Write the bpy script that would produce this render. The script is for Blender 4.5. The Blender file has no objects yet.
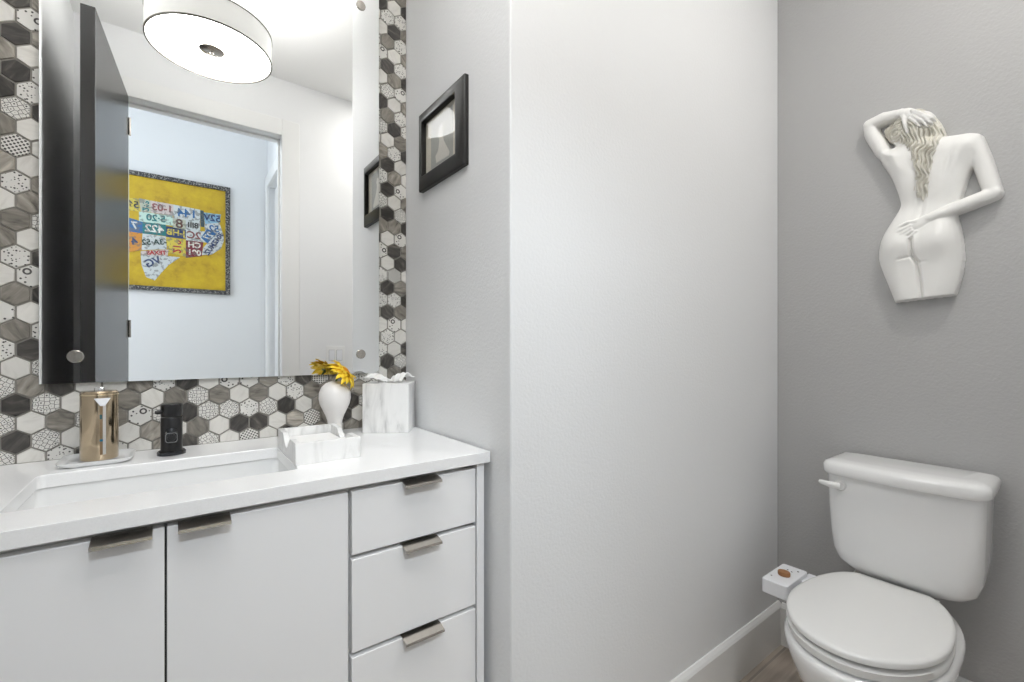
import bpy, bmesh, math, random
import numpy as np
from mathutils import Vector, Matrix, noise
random.seed(7)
sc = bpy.context.scene
COL = sc.collection
PI = math.pi

# ------------------------------------------------------------------ camera
cam_d = bpy.data.cameras.new('camera'); cam = bpy.data.objects.new('camera', cam_d); COL.objects.link(cam)
cam_d.sensor_width = 36; cam_d.lens = 450 / 1024 * 36; cam_d.shift_y = 7 / 1024
cam_d.clip_start = 0.02
cam.location = (0, 0, 1.145)
cam.rotation_euler = (PI / 2, 0, -math.atan(337 / 450))
sc.camera = cam

# ------------------------------------------------------------------ world, lights, exposure
w = bpy.data.worlds.new('world'); sc.world = w; w.use_nodes = True
w.node_tree.nodes['Background'].inputs[0].default_value = (0.75, 0.86, 1, 1)
w.node_tree.nodes['Background'].inputs[1].default_value = 1.0
sc.view_settings.view_transform = 'Standard'; sc.view_settings.look = 'None'
sc.view_settings.gamma = 1; sc.view_settings.use_curve_mapping = False
sc.view_settings.exposure = 0.2
sc.cycles.max_bounces = 14; sc.cycles.diffuse_bounces = 8; sc.cycles.glossy_bounces = 6
sc.cycles.use_denoising = True
sc.cycles.caustics_reflective = False; sc.cycles.caustics_refractive = False

def area(name, loc, rot, sx, sy, power, col, spread=PI):
    d = bpy.data.lights.new(name, 'AREA'); d.shape = 'RECTANGLE'; d.size = sx; d.size_y = sy
    d.energy = power; d.color = col; d.spread = spread
    o = bpy.data.objects.new(name, d); COL.objects.link(o); o.location = loc; o.rotation_euler = rot
    return o
P_SIDE, P_HALL, P_DOWN, P_UP = 23, 18.5, 8.5, 5.2
YHL = -1.584   # hall's far wall
area('hall_daylight_fill', (-2.35, -1.08, 1.5), (0, -PI / 2, 0), 1.9, 0.85, P_SIDE, (0.80, 0.90, 1.0))  # added area light for unseen hall daylight; no window is modelled
area('hall_doorway_fill', (-0.32, YHL + 0.06, 3.06), (math.radians(50), 0, 0), 1.3, 0.30, P_HALL, (0.87, 0.94, 1.0), math.radians(95))  # unseen fill light added high in the hall, aimed through the doorway
area('toilet_fill_light', (1.25, -0.05, 2.785), (0, 0, 0), 0.16, 0.16, P_DOWN, (1.0, 0.97, 0.93))  # unseen fill light added to brighten the toilet side

# ------------------------------------------------------------------ materials
def mat(name, col=(0.8, 0.8, 0.8), rough=0.5, metal=0.0, **kw):
    m = bpy.data.materials.new(name); m.use_nodes = True
    b = m.node_tree.nodes['Principled BSDF']
    b.inputs['Base Color'].default_value = (*col, 1); b.inputs['Roughness'].default_value = rough
    b.inputs['Metallic'].default_value = metal
    for k, v in kw.items():
        b.inputs[k.replace('_', ' ')].default_value = v
    return m
class NT:
    def __init__(s, m): s.m = m; s.t = m.node_tree; s.b = s.t.nodes['Principled BSDF']
    def n(s, typ, **kw):
        x = s.t.nodes.new(typ)
        for k, v in kw.items():
            if k.startswith('i_'):
                key = k[2:]; x.inputs[int(key) if key.isdigit() else key.replace('_', ' ')].default_value = v
            else: setattr(x, k, v)
        return x
    def l(s, a, b): s.t.links.new(a, b)
    def ramp(s, fac, stops):
        r = s.n('ShaderNodeValToRGB'); e = r.color_ramp.elements
        while len(e) < len(stops): e.new(0.5)
        for i, (p, c) in enumerate(stops):
            e[i].position = p; e[i].color = (*c, 1) if len(c) == 3 else c
        s.l(fac, r.inputs[0]); return r.outputs[0]
    def math(s, op, a, b=None, c=None):
        x = s.n('ShaderNodeMath', operation=op)
        for i, v in enumerate((a, b, c)):
            if v is None: continue
            if isinstance(v, (int, float)): x.inputs[i].default_value = v
            else: s.l(v, x.inputs[i])
        return x.outputs[0]
    def mix(s, f, a, b):
        x = s.n('ShaderNodeMix', data_type='RGBA')
        for i, v in ((0, f), (6, a), (7, b)):
            if isinstance(v, (int, float)): x.inputs[i].default_value = v
            elif isinstance(v, tuple): x.inputs[i].default_value = (*v, 1)
            else: s.l(v, x.inputs[i])
        return x.outputs[2]
    def bump(s, h, strength, dist):
        x = s.n('ShaderNodeBump', i_Strength=strength, i_Distance=dist); s.l(h, x.inputs['Height']); s.l(x.outputs[0], s.b.inputs['Normal'])

def wall_paint(name, col, bump=0.35):
    m = mat(name, col, 0.62); t = NT(m)
    tc = t.n('ShaderNodeTexCoord'); nz = t.n('ShaderNodeTexNoise', i_Scale=130.0, i_Detail=3.0); t.l(tc.outputs['Object'], nz.inputs['Vector'])
    t.bump(nz.outputs[0], bump, 0.002); return m
M_wall = wall_paint('white_wall_paint', (0.765, 0.77, 0.775))
M_grey = wall_paint('grey_wall_paint', (0.43, 0.428, 0.426), 0.6)
M_ceil = wall_paint('ceiling_paint', (0.82, 0.82, 0.81))
M_trim = mat('white_trim_paint', (0.78, 0.78, 0.77), 0.35)
M_cab = mat('white_cabinet_paint', (0.84, 0.84, 0.845), 0.34)
M_cabin = mat('cabinet_interior', (0.66, 0.66, 0.65), 0.5)
M_quartz = mat('white_quartz', (0.86, 0.86, 0.855), 0.16)
_t = NT(M_quartz); _tc = _t.n('ShaderNodeTexCoord'); _n = _t.n('ShaderNodeTexNoise', i_Scale=420.0, i_Detail=1.0); _t.l(_tc.outputs['Object'], _n.inputs['Vector'])
_t.l(_t.ramp(_n.outputs[0], [(0.3, (0.845, 0.845, 0.845)), (0.6, (0.87, 0.87, 0.87))]), _t.b.inputs['Base Color'])
M_ceramic = mat('white_vitreous_china', (0.81, 0.812, 0.81), 0.09, Coat_Weight=0.3)
M_seat = mat('white_seat_plastic', (0.78, 0.782, 0.772), 0.22)
M_nickel = mat('brushed_nickel', (0.47, 0.44, 0.40), 0.26, 1.0)
M_bronze = mat('dark_bronze', (0.16, 0.145, 0.125), 0.35, 1.0)
M_chrome = mat('chrome', (0.8, 0.8, 0.8), 0.08, 1.0)
M_gold = mat('champagne_gold', (0.50, 0.405, 0.285), 0.16, 1.0)
M_ring = mat('pale_gold_ring', (0.85, 0.72, 0.5), 0.2, 1.0)
M_black = mat('satin_black', (0.012, 0.012, 0.013), 0.28)
M_blackg = mat('glossy_black', (0.02, 0.022, 0.026), 0.12)
M_plastic = mat('white_plastic', (0.80, 0.81, 0.84), 0.3)
M_switch = mat('switch_plastic', (0.80, 0.80, 0.79), 0.3)
M_vase = mat('matte_white_glaze', (0.80, 0.775, 0.755), 0.38)
M_tissue = mat('tissue_paper', (0.88, 0.875, 0.86), 0.9)
M_mirror = mat('mirror_silver', (0.94, 0.95, 0.95), 0.0, 1.0)
M_edge = mat('mirror_edge_glass', (0.55, 0.62, 0.6), 0.1)
M_wood = mat('walnut_knob', (0.30, 0.14, 0.055), 0.4)
M_frameb = mat('black_frame', (0.020, 0.019, 0.018), 0.36, Specular_IOR_Level=0.35)
M_mat = mat('cream_mat_board', (0.62, 0.585, 0.50), 0.8)
M_yel = mat('yellow_petal', (0.95, 0.68, 0.04), 0.55)
M_yel2 = mat('orange_petal_base', (0.80, 0.36, 0.02), 0.55)
M_green = mat('dark_green_sepal', (0.06, 0.10, 0.02), 0.6)

# door: near-black satin wood
M_door = mat('black_satin_door', (0.016, 0.014, 0.012), 0.27, Specular_IOR_Level=0.75)
_t = NT(M_door); _tc = _t.n('ShaderNodeTexCoord'); _mp = _t.n('ShaderNodeMapping', i_Scale=(60, 60, 1.2)); _t.l(_tc.outputs['Object'], _mp.inputs[0])
_n = _t.n('ShaderNodeTexNoise', i_Scale=1.5, i_Detail=4.0); _t.l(_mp.outputs[0], _n.inputs['Vector'])
_t.l(_t.ramp(_n.outputs[0], [(0.35, (0.005, 0.0045, 0.004)), (0.7, (0.014, 0.012, 0.010))]), _t.b.inputs['Base Color'])

# marble
M_marble = mat('white_marble', (0.85, 0.85, 0.84), 0.3)
_t = NT(M_marble); _tc = _t.n('ShaderNodeTexCoord'); _mp = _t.n('ShaderNodeMapping', i_Scale=(26, 26, 7)); _t.l(_tc.outputs['Object'], _mp.inputs[0])
_n = _t.n('ShaderNodeTexNoise', i_Scale=1.0, i_Detail=6.0, i_Distortion=1.6); _t.l(_mp.outputs[0], _n.inputs['Vector'])
_t.l(_t.ramp(_n.outputs[0], [(0.30, (0.52, 0.515, 0.505)), (0.41, (0.72, 0.715, 0.705)), (0.52, (0.80, 0.795, 0.785)), (0.75, (0.83, 0.825, 0.815))]), _t.b.inputs['Base Color'])

# floor planks
M_floor = mat('grey_oak_plank_tile', (0.3, 0.25, 0.21), 0.42)
_t = NT(M_floor); _tc = _t.n('ShaderNodeTexCoord')
_br = _t.n('ShaderNodeTexBrick', i_Scale=1.0, i_Mortar_Size=0.004, i_Brick_Width=1.2, i_Row_Height=0.15, i_Bias=0.0); _br.offset = 0.37
_br.inputs['Color1'].default_value = (0.0, 0.0, 0.0, 1); _br.inputs['Color2'].default_value = (1, 1, 1, 1); _br.inputs['Mortar'].default_value = (0.5, 0.5, 0.5, 1)
_t.l(_tc.outputs['Object'], _br.inputs['Vector'])
_mp = _t.n('ShaderNodeMapping', i_Scale=(2.5, 34, 1)); _t.l(_tc.outputs['Object'], _mp.inputs[0])
_add = _t.n('ShaderNodeVectorMath', operation='ADD'); _t.l(_mp.outputs[0], _add.inputs[0])
_sc = _t.n('ShaderNodeVectorMath', operation='SCALE'); _sc.inputs['Scale'].default_value = 9.0; _t.l(_br.outputs['Color'], _sc.inputs[0]); _t.l(_sc.outputs[0], _add.inputs[1])
_n = _t.n('ShaderNodeTexNoise', i_Scale=1.0, i_Detail=6.0, i_Distortion=0.6); _t.l(_add.outputs[0], _n.inputs['Vector'])
_g = _t.ramp(_n.outputs[0], [(0.30, (0.30, 0.245, 0.20)), (0.5, (0.46, 0.395, 0.335)), (0.72, (0.62, 0.56, 0.49))])
_t.l(_t.mix(_br.outputs['Fac'], _g, (0.33, 0.29, 0.25)), _t.b.inputs['Base Color'])
_t.bump(_n.outputs[0], 0.15, 0.002)

# tiles
def tile_mat(name, kind):
    m = mat(name, (0.7, 0.7, 0.68), 0.3); t = NT(m)
    uv = t.n('ShaderNodeUVMap'); tc = t.n('ShaderNodeTexCoord')
    at = t.n('ShaderNodeAttribute', attribute_name='tile_random'); rnd = at.outputs['Fac']
    if kind in 'wmd':
        cb = t.n('ShaderNodeCombineXYZ'); t.l(rnd, cb.inputs[2])
        s3 = t.n('ShaderNodeVectorMath', operation='SCALE'); s3.inputs['Scale'].default_value = 40.0; t.l(cb.outputs[0], s3.inputs[0])
        mp = t.n('ShaderNodeMapping', i_Scale=(0.7, 2.6, 1)); t.l(uv.outputs[0], mp.inputs[0])
        ad = t.n('ShaderNodeVectorMath', operation='ADD'); t.l(mp.outputs[0], ad.inputs[0]); t.l(s3.outputs[0], ad.inputs[1])
        nz = t.n('ShaderNodeTexNoise', i_Scale=0.8, i_Detail=3.0, i_Distortion=0.5); t.l(ad.outputs[0], nz.inputs['Vector'])
        R = {'w': [(0.25, (0.60, 0.58, 0.54)), (0.5, (0.69, 0.67, 0.63)), (0.75, (0.72, 0.70, 0.66))],
             'm': [(0.28, (0.11, 0.098, 0.085)), (0.42, (0.235, 0.215, 0.185)), (0.58, (0.32, 0.295, 0.255)), (0.74, (0.44, 0.40, 0.35))],
             'd': [(0.3, (0.035, 0.032, 0.030)), (0.55, (0.068, 0.062, 0.056)), (0.74, (0.16, 0.145, 0.125))]}[kind]
        c = t.ramp(nz.outputs[0], R)
        hv = t.n('ShaderNodeHueSaturation'); t.l(c, hv.inputs['Color'])
        t.l(t.math('MULTIPLY_ADD', rnd, 0.6 if kind != 'w' else 0.16, 0.70 if kind != 'w' else 0.92), hv.inputs['Value'])
        t.l(hv.outputs[0], t.b.inputs['Base Color'])
        return m
    white, ink = (0.68, 0.665, 0.63), (0.055, 0.05, 0.046)
    if kind == 'a':    # speckles
        v = t.n('ShaderNodeTexVoronoi', i_Scale=3.9, i_Randomness=0.6); t.l(uv.outputs[0], v.inputs['Vector'])
        f = t.math('LESS_THAN', v.outputs['Distance'], 0.31)
    elif kind == 'b':  # lace of cells
        v = t.n('ShaderNodeTexVoronoi', feature='DISTANCE_TO_EDGE', i_Scale=2.7, i_Randomness=0.4); t.l(uv.outputs[0], v.inputs['Vector'])
        f = t.math('LESS_THAN', v.outputs['Distance'], 0.055)
        v2 = t.n('ShaderNodeTexVoronoi', i_Scale=2.7, i_Randomness=0.4); t.l(uv.outputs[0], v2.inputs['Vector'])
        f = t.math('MAXIMUM', f, t.math('LESS_THAN', v2.outputs['Distance'], 0.20))
    elif kind == 'c':  # diamonds
        sp = t.n('ShaderNodeSeparateXYZ'); t.l(uv.outputs[0], sp.inputs[0])
        p = t.math('SINE', t.math('MULTIPLY', t.math('ADD', sp.outputs[0], sp.outputs[1]), 11.5))
        q = t.math('SINE', t.math('MULTIPLY', t.math('SUBTRACT', sp.outputs[0], sp.outputs[1]), 11.5))
        f = t.math('GREATER_THAN', t.math('MULTIPLY', p, q), 0.16)
    else:              # ring with a few dots
        vl = t.n('ShaderNodeVectorMath', operation='DISTANCE'); t.l(uv.outputs[0], vl.inputs[0]); vl.inputs[1].default_value = (0.25, 0.42, 0)
        r = t.math('ABSOLUTE', t.math('SUBTRACT', vl.outputs['Value'], 0.24))
        f = t.math('LESS_THAN', r, 0.075)
        v = t.n('ShaderNodeTexVoronoi', i_Scale=2.6, i_Randomness=0.9); t.l(uv.outputs[0], v.inputs['Vector'])
        f = t.math('MAXIMUM', f, t.math('MULTIPLY', t.math('LESS_THAN', v.outputs['Distance'], 0.26), t.math('GREATER_THAN', vl.outputs['Value'], 0.45)))
    t.l(t.mix(f, white, ink), t.b.inputs['Base Color'])
    return m
TM = [tile_mat('white_stone_tile', 'w'), tile_mat('grey_wood_tile', 'm'), tile_mat('charcoal_tile', 'd'),
      tile_mat('speckled_pattern_tile', 'a'), tile_mat('lace_pattern_tile', 'b'), tile_mat('diamond_pattern_tile', 'c'), tile_mat('ring_pattern_tile', 'e')]
M_grout = mat('taupe_grout', (0.26, 0.245, 0.22), 0.8)

# ------------------------------------------------------------------ helpers
def link(o, parent=None):
    COL.objects.link(o)
    if parent is not None: o.parent = parent
    return o
def obj(name, bm, m, parent=None, smooth=False, bevel=0, seg=2, loc=None, auto=40):
    me = bpy.data.meshes.new(name)
    bmesh.ops.recalc_face_normals(bm, faces=bm.faces)
    bm.to_mesh(me); bm.free()
    for x in (m if isinstance(m, (list, tuple)) else [m]): me.materials.append(x)
    if smooth:
        me.polygons.foreach_set('use_smooth', [True] * len(me.polygons))
        me.set_sharp_from_angle(angle=math.radians(auto))
    o = bpy.data.objects.new(name, me); link(o, parent)
    if loc is not None: o.location = loc
    if bevel:
        b = o.modifiers.new('bevel', 'BEVEL'); b.width = bevel; b.segments = seg; b.limit_method = 'ANGLE'; b.angle_limit = math.radians(38)
        b.harden_normals = False
        if not smooth:
            me.polygons.foreach_set('use_smooth', [True] * len(me.polygons)); me.set_sharp_from_angle(angle=math.radians(30))
    return o
def box(bm, x0, x1, y0, y1, z0, z1, mi=0):
    vs = [bm.verts.new((x, y, z)) for x in (x0, x1) for y in (y0, y1) for z in (z0, z1)]
    for f in ((0, 1, 3, 2), (4, 6, 7, 5), (0, 4, 5, 1), (2, 3, 7, 6), (0, 2, 6, 4), (1, 5, 7, 3)):
        bm.faces.new([vs[i] for i in f]).material_index = mi
    return vs
def B(*a):
    bm = bmesh.new(); box(bm, *a); return bm
def prism(pts, z0, z1, bm=None):
    bm = bm or bmesh.new()
    a = [bm.verts.new((x, y, z0)) for x, y in pts]; b = [bm.verts.new((x, y, z1)) for x, y in pts]
    n = len(pts)
    bm.faces.new(a[::-1]); bm.faces.new(b)
    for i in range(n): bm.faces.new((a[i], a[(i + 1) % n], b[(i + 1) % n], b[i]))
    return bm
def loft(rings, cap=True, bm=None, closed=True):
    bm = bm or bmesh.new(); R = [[bm.verts.new(p) for p in r] for r in rings]; n = len(rings[0])
    for a, b in zip(R, R[1:]):
        for i in range(n if closed else n - 1): bm.faces.new((a[i], a[(i + 1) % n], b[(i + 1) % n], b[i]))
    if cap: bm.faces.new(R[0][::-1]); bm.faces.new(R[-1])
    return bm
def lathe(prof, n=40, c=(0, 0), bm=None, cap=True):
    return loft([[(c[0] + r * math.cos(2 * PI * i / n), c[1] + r * math.sin(2 * PI * i / n), z) for i in range(n)] for r, z in prof], cap, bm)
def tube(bm, pts, rad, n=10):
    pts = [Vector(p) for p in pts]; rings = []
    rs = rad if isinstance(rad, (list, tuple)) else [rad] * len(pts)
    up = Vector((0, 0, 1))
    for i, p in enumerate(pts):
        d = (pts[min(i + 1, len(pts) - 1)] - pts[max(i - 1, 0)]).normalized()
        a = d.cross(up)
        if a.length < 0.05: a = d.cross(Vector((1, 0, 0)))
        a.normalize(); b = a.cross(d)
        rings.append([tuple(p + (a * math.cos(2 * PI * k / n) + b * math.sin(2 * PI * k / n)) * rs[i]) for k in range(n)])
    return loft(rings, True, bm)
def empty(name, loc, rz=0):
    o = bpy.data.objects.new(name, None); link(o); o.location = loc; o.rotation_euler = (0, 0, rz); o.empty_display_size = 0.05
    return o
def tag(o, label=None, cat=None, group=None, kind=None):
    if label: o['label'] = label
    if cat: o['category'] = cat
    if group: o['group'] = group
    if kind: o['kind'] = kind
    return o
def struct(o, label=None): 
    o['kind'] = 'structure'
    if label: o['label'] = label
    return o
def rrect(w, d, r, n=6, c=(0, 0)):
    out = []
    for sx, sy, a0 in ((1, 1, 0), (-1, 1, 90), (-1, -1, 180), (1, -1, 270)):
        for k in range(n + 1):
            a = math.radians(a0 + 90 * k / n)
            out.append((c[0] + sx * (w / 2 - r) + r * math.cos(a), c[1] + sy * (d / 2 - r) + r * math.sin(a)))
    return out

# ------------------------------------------------------------------ room shell
YA, XB, YC, XD, XF, XFL, YE, YH, HC = 1.348, 0.5865, 0.785, 1.887, -0.311, -0.400, -0.409, -1.584, 2.80
XBC, HH = 0.5835, 3.80   # the alcove wall runs slightly out of square; the hall is higher
YEo = YE - 0.12
struct(obj('floor', B(-2.5, 2.0, -1.75, 1.5, -0.06, 0), M_floor))
struct(obj('ceiling', B(-0.6, 2.0, YEo + 0.001, 1.5, HC, HC + 0.08), M_ceil))
struct(obj('ceiling_hall', B(-2.5, 0.76, -1.75, YEo, HH, HH + 0.08), M_ceil))
wb = struct(obj('wall_back', B(XF - 0.12, XB + 0.13, YA, YA + 0.12, 0, HC), M_wall), 'white wall behind the vanity')
struct(obj('wall_alcove_right', prism([(XB, YA), (XBC, YC), (XD, YC), (XD, YC + 0.12), (XB + 0.12, YC + 0.12), (XB + 0.12, YA)], 0, HC), M_wall, bevel=0.004, seg=3), 'white wall with an outside corner beside the vanity')
struct(obj('wall_alcove_left', prism([(XF, YA), (XF - 0.12, YA), (XF - 0.12, YC + 0.12), (XFL - 0.12, YC + 0.12), (XFL - 0.12, YEo), (XFL, YEo), (XFL, YC), (XF, YC)][::-1], 0, HC), M_wall, bevel=0.004, seg=3), 'white wall left of the vanity')
struct(obj('wall_right', B(XD, XD + 0.12, YEo, YC + 0.12, 0, HC), M_grey), 'grey painted wall behind the toilet')
# door wall with its opening
OX0, OX1, OZ = -0.222, 0.538, 2.462
bm = prism([(XFL, 0), (OX0, 0), (OX0, OZ), (OX1, OZ), (OX1, 0), (XD, 0), (XD, HH), (XFL, HH)], 0, 0.12)
bmesh.ops.rotate(bm, verts=bm.verts, cent=(0, 0, 0), matrix=Matrix.Rotation(PI / 2, 3, 'X'))
struct(obj('wall_front', bm, M_wall, loc=(0, YE, 0)), 'white wall holding the open doorway')
# hall
struct(obj('wall_hall_far', B(-2.5, 0.74, YH - 0.12, YH, 0, HH), M_wall), 'hall wall behind the licence plate art')
bm = prism([(YH, 0), (YH + 0.10, 0), (YH + 0.10, 2.46), (YH + 0.90, 2.46), (YH + 0.90, 0), (YEo, 0), (YEo, HH), (YH, HH)], 0, 0.12)
bm.transform(Matrix(((0, 0, 1, 0), (1, 0, 0, 0), (0, 1, 0, 0), (0, 0, 0, 1))))
struct(obj('wall_hall_right', bm, M_wall, loc=(0.62, 0, 0)), 'hall side wall with a white door')
struct(obj('wall_hall_left', B(-2.5, -2.38, YH, YEo, 0, HH), M_wall))
struct(obj('wall_hall_near', B(-2.38, XFL - 0.12, YEo, YEo + 0.1, 0, HH), M_wall))

def casing(name, x0, x1, zt, y, wd, th, parent=None, depth=0.12):
    """face casing (towards +y) and jamb lining round an opening x0..x1"""
    bm = bmesh.new()
    box(bm, x0 - wd, x0, y, y + th, 0, zt + wd); box(bm, x1, x1 + wd, y, y + th, 0, zt + wd); box(bm, x0, x1, y, y + th, zt, zt + wd)
    return bm
jx0, jx1, jz = OX0 + 0.014, OX1 - 0.014, OZ - 0.014
t = struct(obj('trim_1', casing('c', jx0 + 0.006 - 0.006, jx1, jz, YE, 0.10, 0.018), M_trim, bevel=0.003), 'white casing around the doorway')
bm = bmesh.new(); box(bm, OX0, jx0, YEo, YE, 0, OZ); box(bm, jx1, OX1, YEo, YE, 0, OZ); box(bm, jx0, jx1, YEo, YE, jz, OZ)
box(bm, jx0, jx0 + 0.011, YE - 0.085, YE - 0.05, 0, jz); box(bm, jx1 - 0.011, jx1, YE - 0.085, YE - 0.05, 0, jz); box(bm, jx0, jx1, YE - 0.085, YE - 0.05, jz - 0.011, jz)
obj('door_jamb', bm, M_trim, t, bevel=0.0015)
# hall side door
d2 = struct(obj('door_2', B(0.655, 0.695, YH + 0.115, YH + 0.885, 0.01, 2.44), M_trim, bevel=0.002), 'white hall door reflected in the mirror')
bm = bmesh.new()
for a, b in ((YH + 0.01, YH + 0.11), (YH + 0.89, YH + 0.99)): box(bm, 0.600, 0.62, a, b, 0, 2.56)
box(bm, 0.600, 0.62, YH + 0.11, YH + 0.89, 2.46, 2.56)
struct(obj('trim_2', bm, M_trim, bevel=0.004), 'white casing of the hall door')

# baseboards
def baseboard(name, p0, p1, nrm, h=0.159, th=0.016):
    p0, p1, nrm = Vector(p0), Vector(p1), Vector(nrm)
    prof = [(0, 0), (th, 0), (th, h - 0.016), (th - 0.004, h - 0.008), (th - 0.011, h), (0, h)]
    bm = loft([[tuple(Vector((p.x, p.y, 0)) + Vector((nrm.x, nrm.y, 0)) * a + Vector((0, 0, z))) for a, z in prof] for p in (p0, p1)])
    return struct(obj(name, bm, M_trim))
baseboard('baseboard_side', (XBC + 0.001, YC), (XD, YC), (0, -1))
baseboard('baseboard_right', (XD, YC - 0.016), (XD, YE), (-1, 0))
baseboard('baseboard_front', (XD - 0.016, YE), (jx1 + 0.1, YE), (0, 1))
baseboard('baseboard_left', (XFL, YC), (XFL, YE), (1, 0))
baseboard('baseboard_alcove', (XBC, YC), (XBC + 0.001, YC + 0.075), (-1, 0))
baseboard('baseboard_hall', (-2.3, YH), (0.598, YH), (0, 1))

# ------------------------------------------------------------------ hexagon tile facing
ROWS = {}   # row -> {k: kind}
def setrow(r, k0, s):
    for i, c in enumerate(s):
        if c != '.': ROWS.setdefault(r, {})[k0 + i] = c
for r, k0, s in [
    (-1, -1, 'pwpdewmdpwpwdwm'), (0, 0, 'dpwmwmwmwDdwmcmdw'), (1, -1, 'pwmbmpbdbpapdwmmdp'), (2, 0, 'dbwmmwmbMwMwpmmmm'), (3, -1, 'pmdwwmpdwppmpdcmpp')]:
    setrow(r, k0, s)
for r, s in {24: 'dm', 22: 'Dm', 20: 'dp', 18: 'bd', 16: 'cw', 14: 'am', 12: 'Mp', 10: 'ad', 8: 'md', 6: 'mp', 4: 'wb'}.items(): setrow(r, 0, s)
for r, s in {23: 'wp', 21: 'mw', 19: 'da', 17: 'mw', 15: 'mw', 13: 'wm', 11: 'mw', 9: 'we', 7: 'ew', 5: 'ad'}.items(): setrow(r, -1, s)
for r, s in {2: 'epm', 4: 'dbw', 6: 'pwm', 8: 'dmw', 10: 'dmw', 12: 'wdm', 14: 'wem', 16: 'dbm', 18: 'Dpw', 20: 'dwm', 22: 'wmw', 24: 'mpw', 26: 'ppm', 28: 'dam', 30: 'mpw', 32: 'apw', 34: 'pmw'}.items(): setrow(r, 18, s)
for r, s in {3: 'wmd', 5: 'awd', 7: 'wew', 9: 'aad', 11: 'pcw', 13: 'edm', 15: 'mmd', 17: 'bwm', 19: 'amw', 21: 'mad', 23: 'bdp', 25: 'dwm', 27: 'wmd', 29: 'ewm', 31: 'wdm', 33: 'dwd'}.items(): setrow(r, 17, s)
def clip_poly(poly, x0, x1, z0, z1):
    def cut(P, f, ins):
        out = []
        for i in range(len(P)):
            a, b = P[i - 1], P[i]; ia, ib = ins(a), ins(b)
            if ia != ib:
                out.append(f(a, b))
            if ib: out.append(b)
        return out
    for ax, lim, sg in ((0, x0, 1), (0, x1, -1), (1, z0, 1), (1, z1, -1)):
        if not poly: return poly
        def f(a, b):
            t_ = (lim - a[ax]) / (b[ax] - a[ax]); return tuple(a[i] + t_ * (b[i] - a[i]) for i in range(2))
        poly = cut(poly, f, lambda p: sg * (p[ax] - lim) >= 0)
    return poly
bm = bmesh.new(); uvl = bm.loops.layers.uv.new('UVMap'); rl = bm.faces.layers.float.new('tile_random')
pw, ph = 0.0436, 0.0379
rng = random.Random(3)
bgm = box(bm, XF + 0.001, XB - 0.001, 1.3425, YA - 0.0005, 0.905, HC - 0.002, 7)
for r in range(-2, 49):
    zc = 0.9523 + ph * r; xb = -0.2602 if r % 2 == 0 else -0.2384
    for k in range(-3, 22):
        xc = xb + pw * k
        ch = ROWS.get(r, {}).get(k)
        if ch is None: ch = rng.choices('wmdabcep', [30, 22, 16, 8, 8, 5, 5, 6])[0]
        rv = rng.random()
        if ch == 'p': ch = rng.choice('abbace')
        if ch == 'D': ch, rv = 'd', 0.95
        if ch == 'M': ch, rv = 'm', 0.05
        mi = {'w': 0, 'm': 1, 'd': 2, 'a': 3, 'b': 4, 'c': 5, 'e': 6}[ch]
        R = (pw - 0.0028) / math.sqrt(3)
        rot = rng.choice([0, 1, 2, 3, 4, 5]) * PI / 3 + (0 if ch not in 'wmd' else rng.uniform(-0.2, 0.2))
        def hexa(s): return clip_poly([(xc + R * s * math.sin(PI / 3 * i), zc + R * s * math.cos(PI / 3 * i)) for i in range(6)], XF + 0.002, XB - 0.002, 0.9095, HC - 0.003)
        o_, i_ = hexa(1.0), hexa(0.955)
        if len(o_) < 3 or len(i_) != len(o_): continue
        a = [bm.verts.new((x, 1.3427, z)) for x, z in o_]; b = [bm.verts.new((x, 1.3400, z)) for x, z in i_]
        fs = [bm.faces.new(b)]
        for i in range(len(a)): fs.append(bm.faces.new((a[i - 1], a[i], b[i], b[i - 1])))
        for f in fs:
            f.material_index = mi; f[rl] = rv
            for lp in f.loops:
                dx, dz = (lp.vert.co.x - xc) / 0.022, (lp.vert.co.z - zc) / 0.022
                lp[uvl].uv = (dx * math.cos(rot) - dz * math.sin(rot), dx * math.sin(rot) + dz * math.cos(rot))
obj('tile_facing', bm, TM + [M_grout], wb)['label'] = 'hexagonal mosaic of white, grey, charcoal and patterned tiles'

# ------------------------------------------------------------------ mirror
MX0, MX1, MZ0, MZ1, MY = -0.2250, 0.4935, 1.070, 2.212, 1.330
mir = empty('wall_mirror', ((MX0 + MX1) / 2, 1.335, MZ0)); tag(mir, 'large frameless rectangular mirror on the hexagon tiled wall above the sink', 'mirror')
def at(o, bm):   # bring world-placed shapes under an unrotated empty
    bmesh.ops.translate(bm, verts=bm.verts, vec=-Vector(o.location)); return bm
bm = bmesh.new(); box(bm, MX0, MX1, MY, MY + 0.006, MZ0, MZ1, 1)
for f in bm.faces:
    if f.calc_center_median().y < MY + 0.001: f.material_index = 0
obj('mirror_glass', at(mir, bm), [M_mirror, M_edge], mir)
for x in (MX0 + 0.0545, MX1 - 0.0545):
    for z in (MZ0 + 0.057, MZ1 - 0.057):
        bm = lathe([(0.0, 0), (0.0135, 0), (0.0135, 0.002), (0.012, 0.004), (0, 0.0045)], 28, cap=False)
        bm2 = lathe([(0.008, -0.009), (0.008, 0)], 16, bm=bm)
        bmesh.ops.rotate(bm, verts=bm.verts, cent=(0, 0, 0), matrix=Matrix.Rotation(PI / 2, 3, 'X'))
        bmesh.ops.translate(bm, verts=bm.verts, vec=(x, MY - 0.0001, z))
        obj('standoff_bolt', at(mir, bm), M_nickel, mir, smooth=True)

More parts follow.
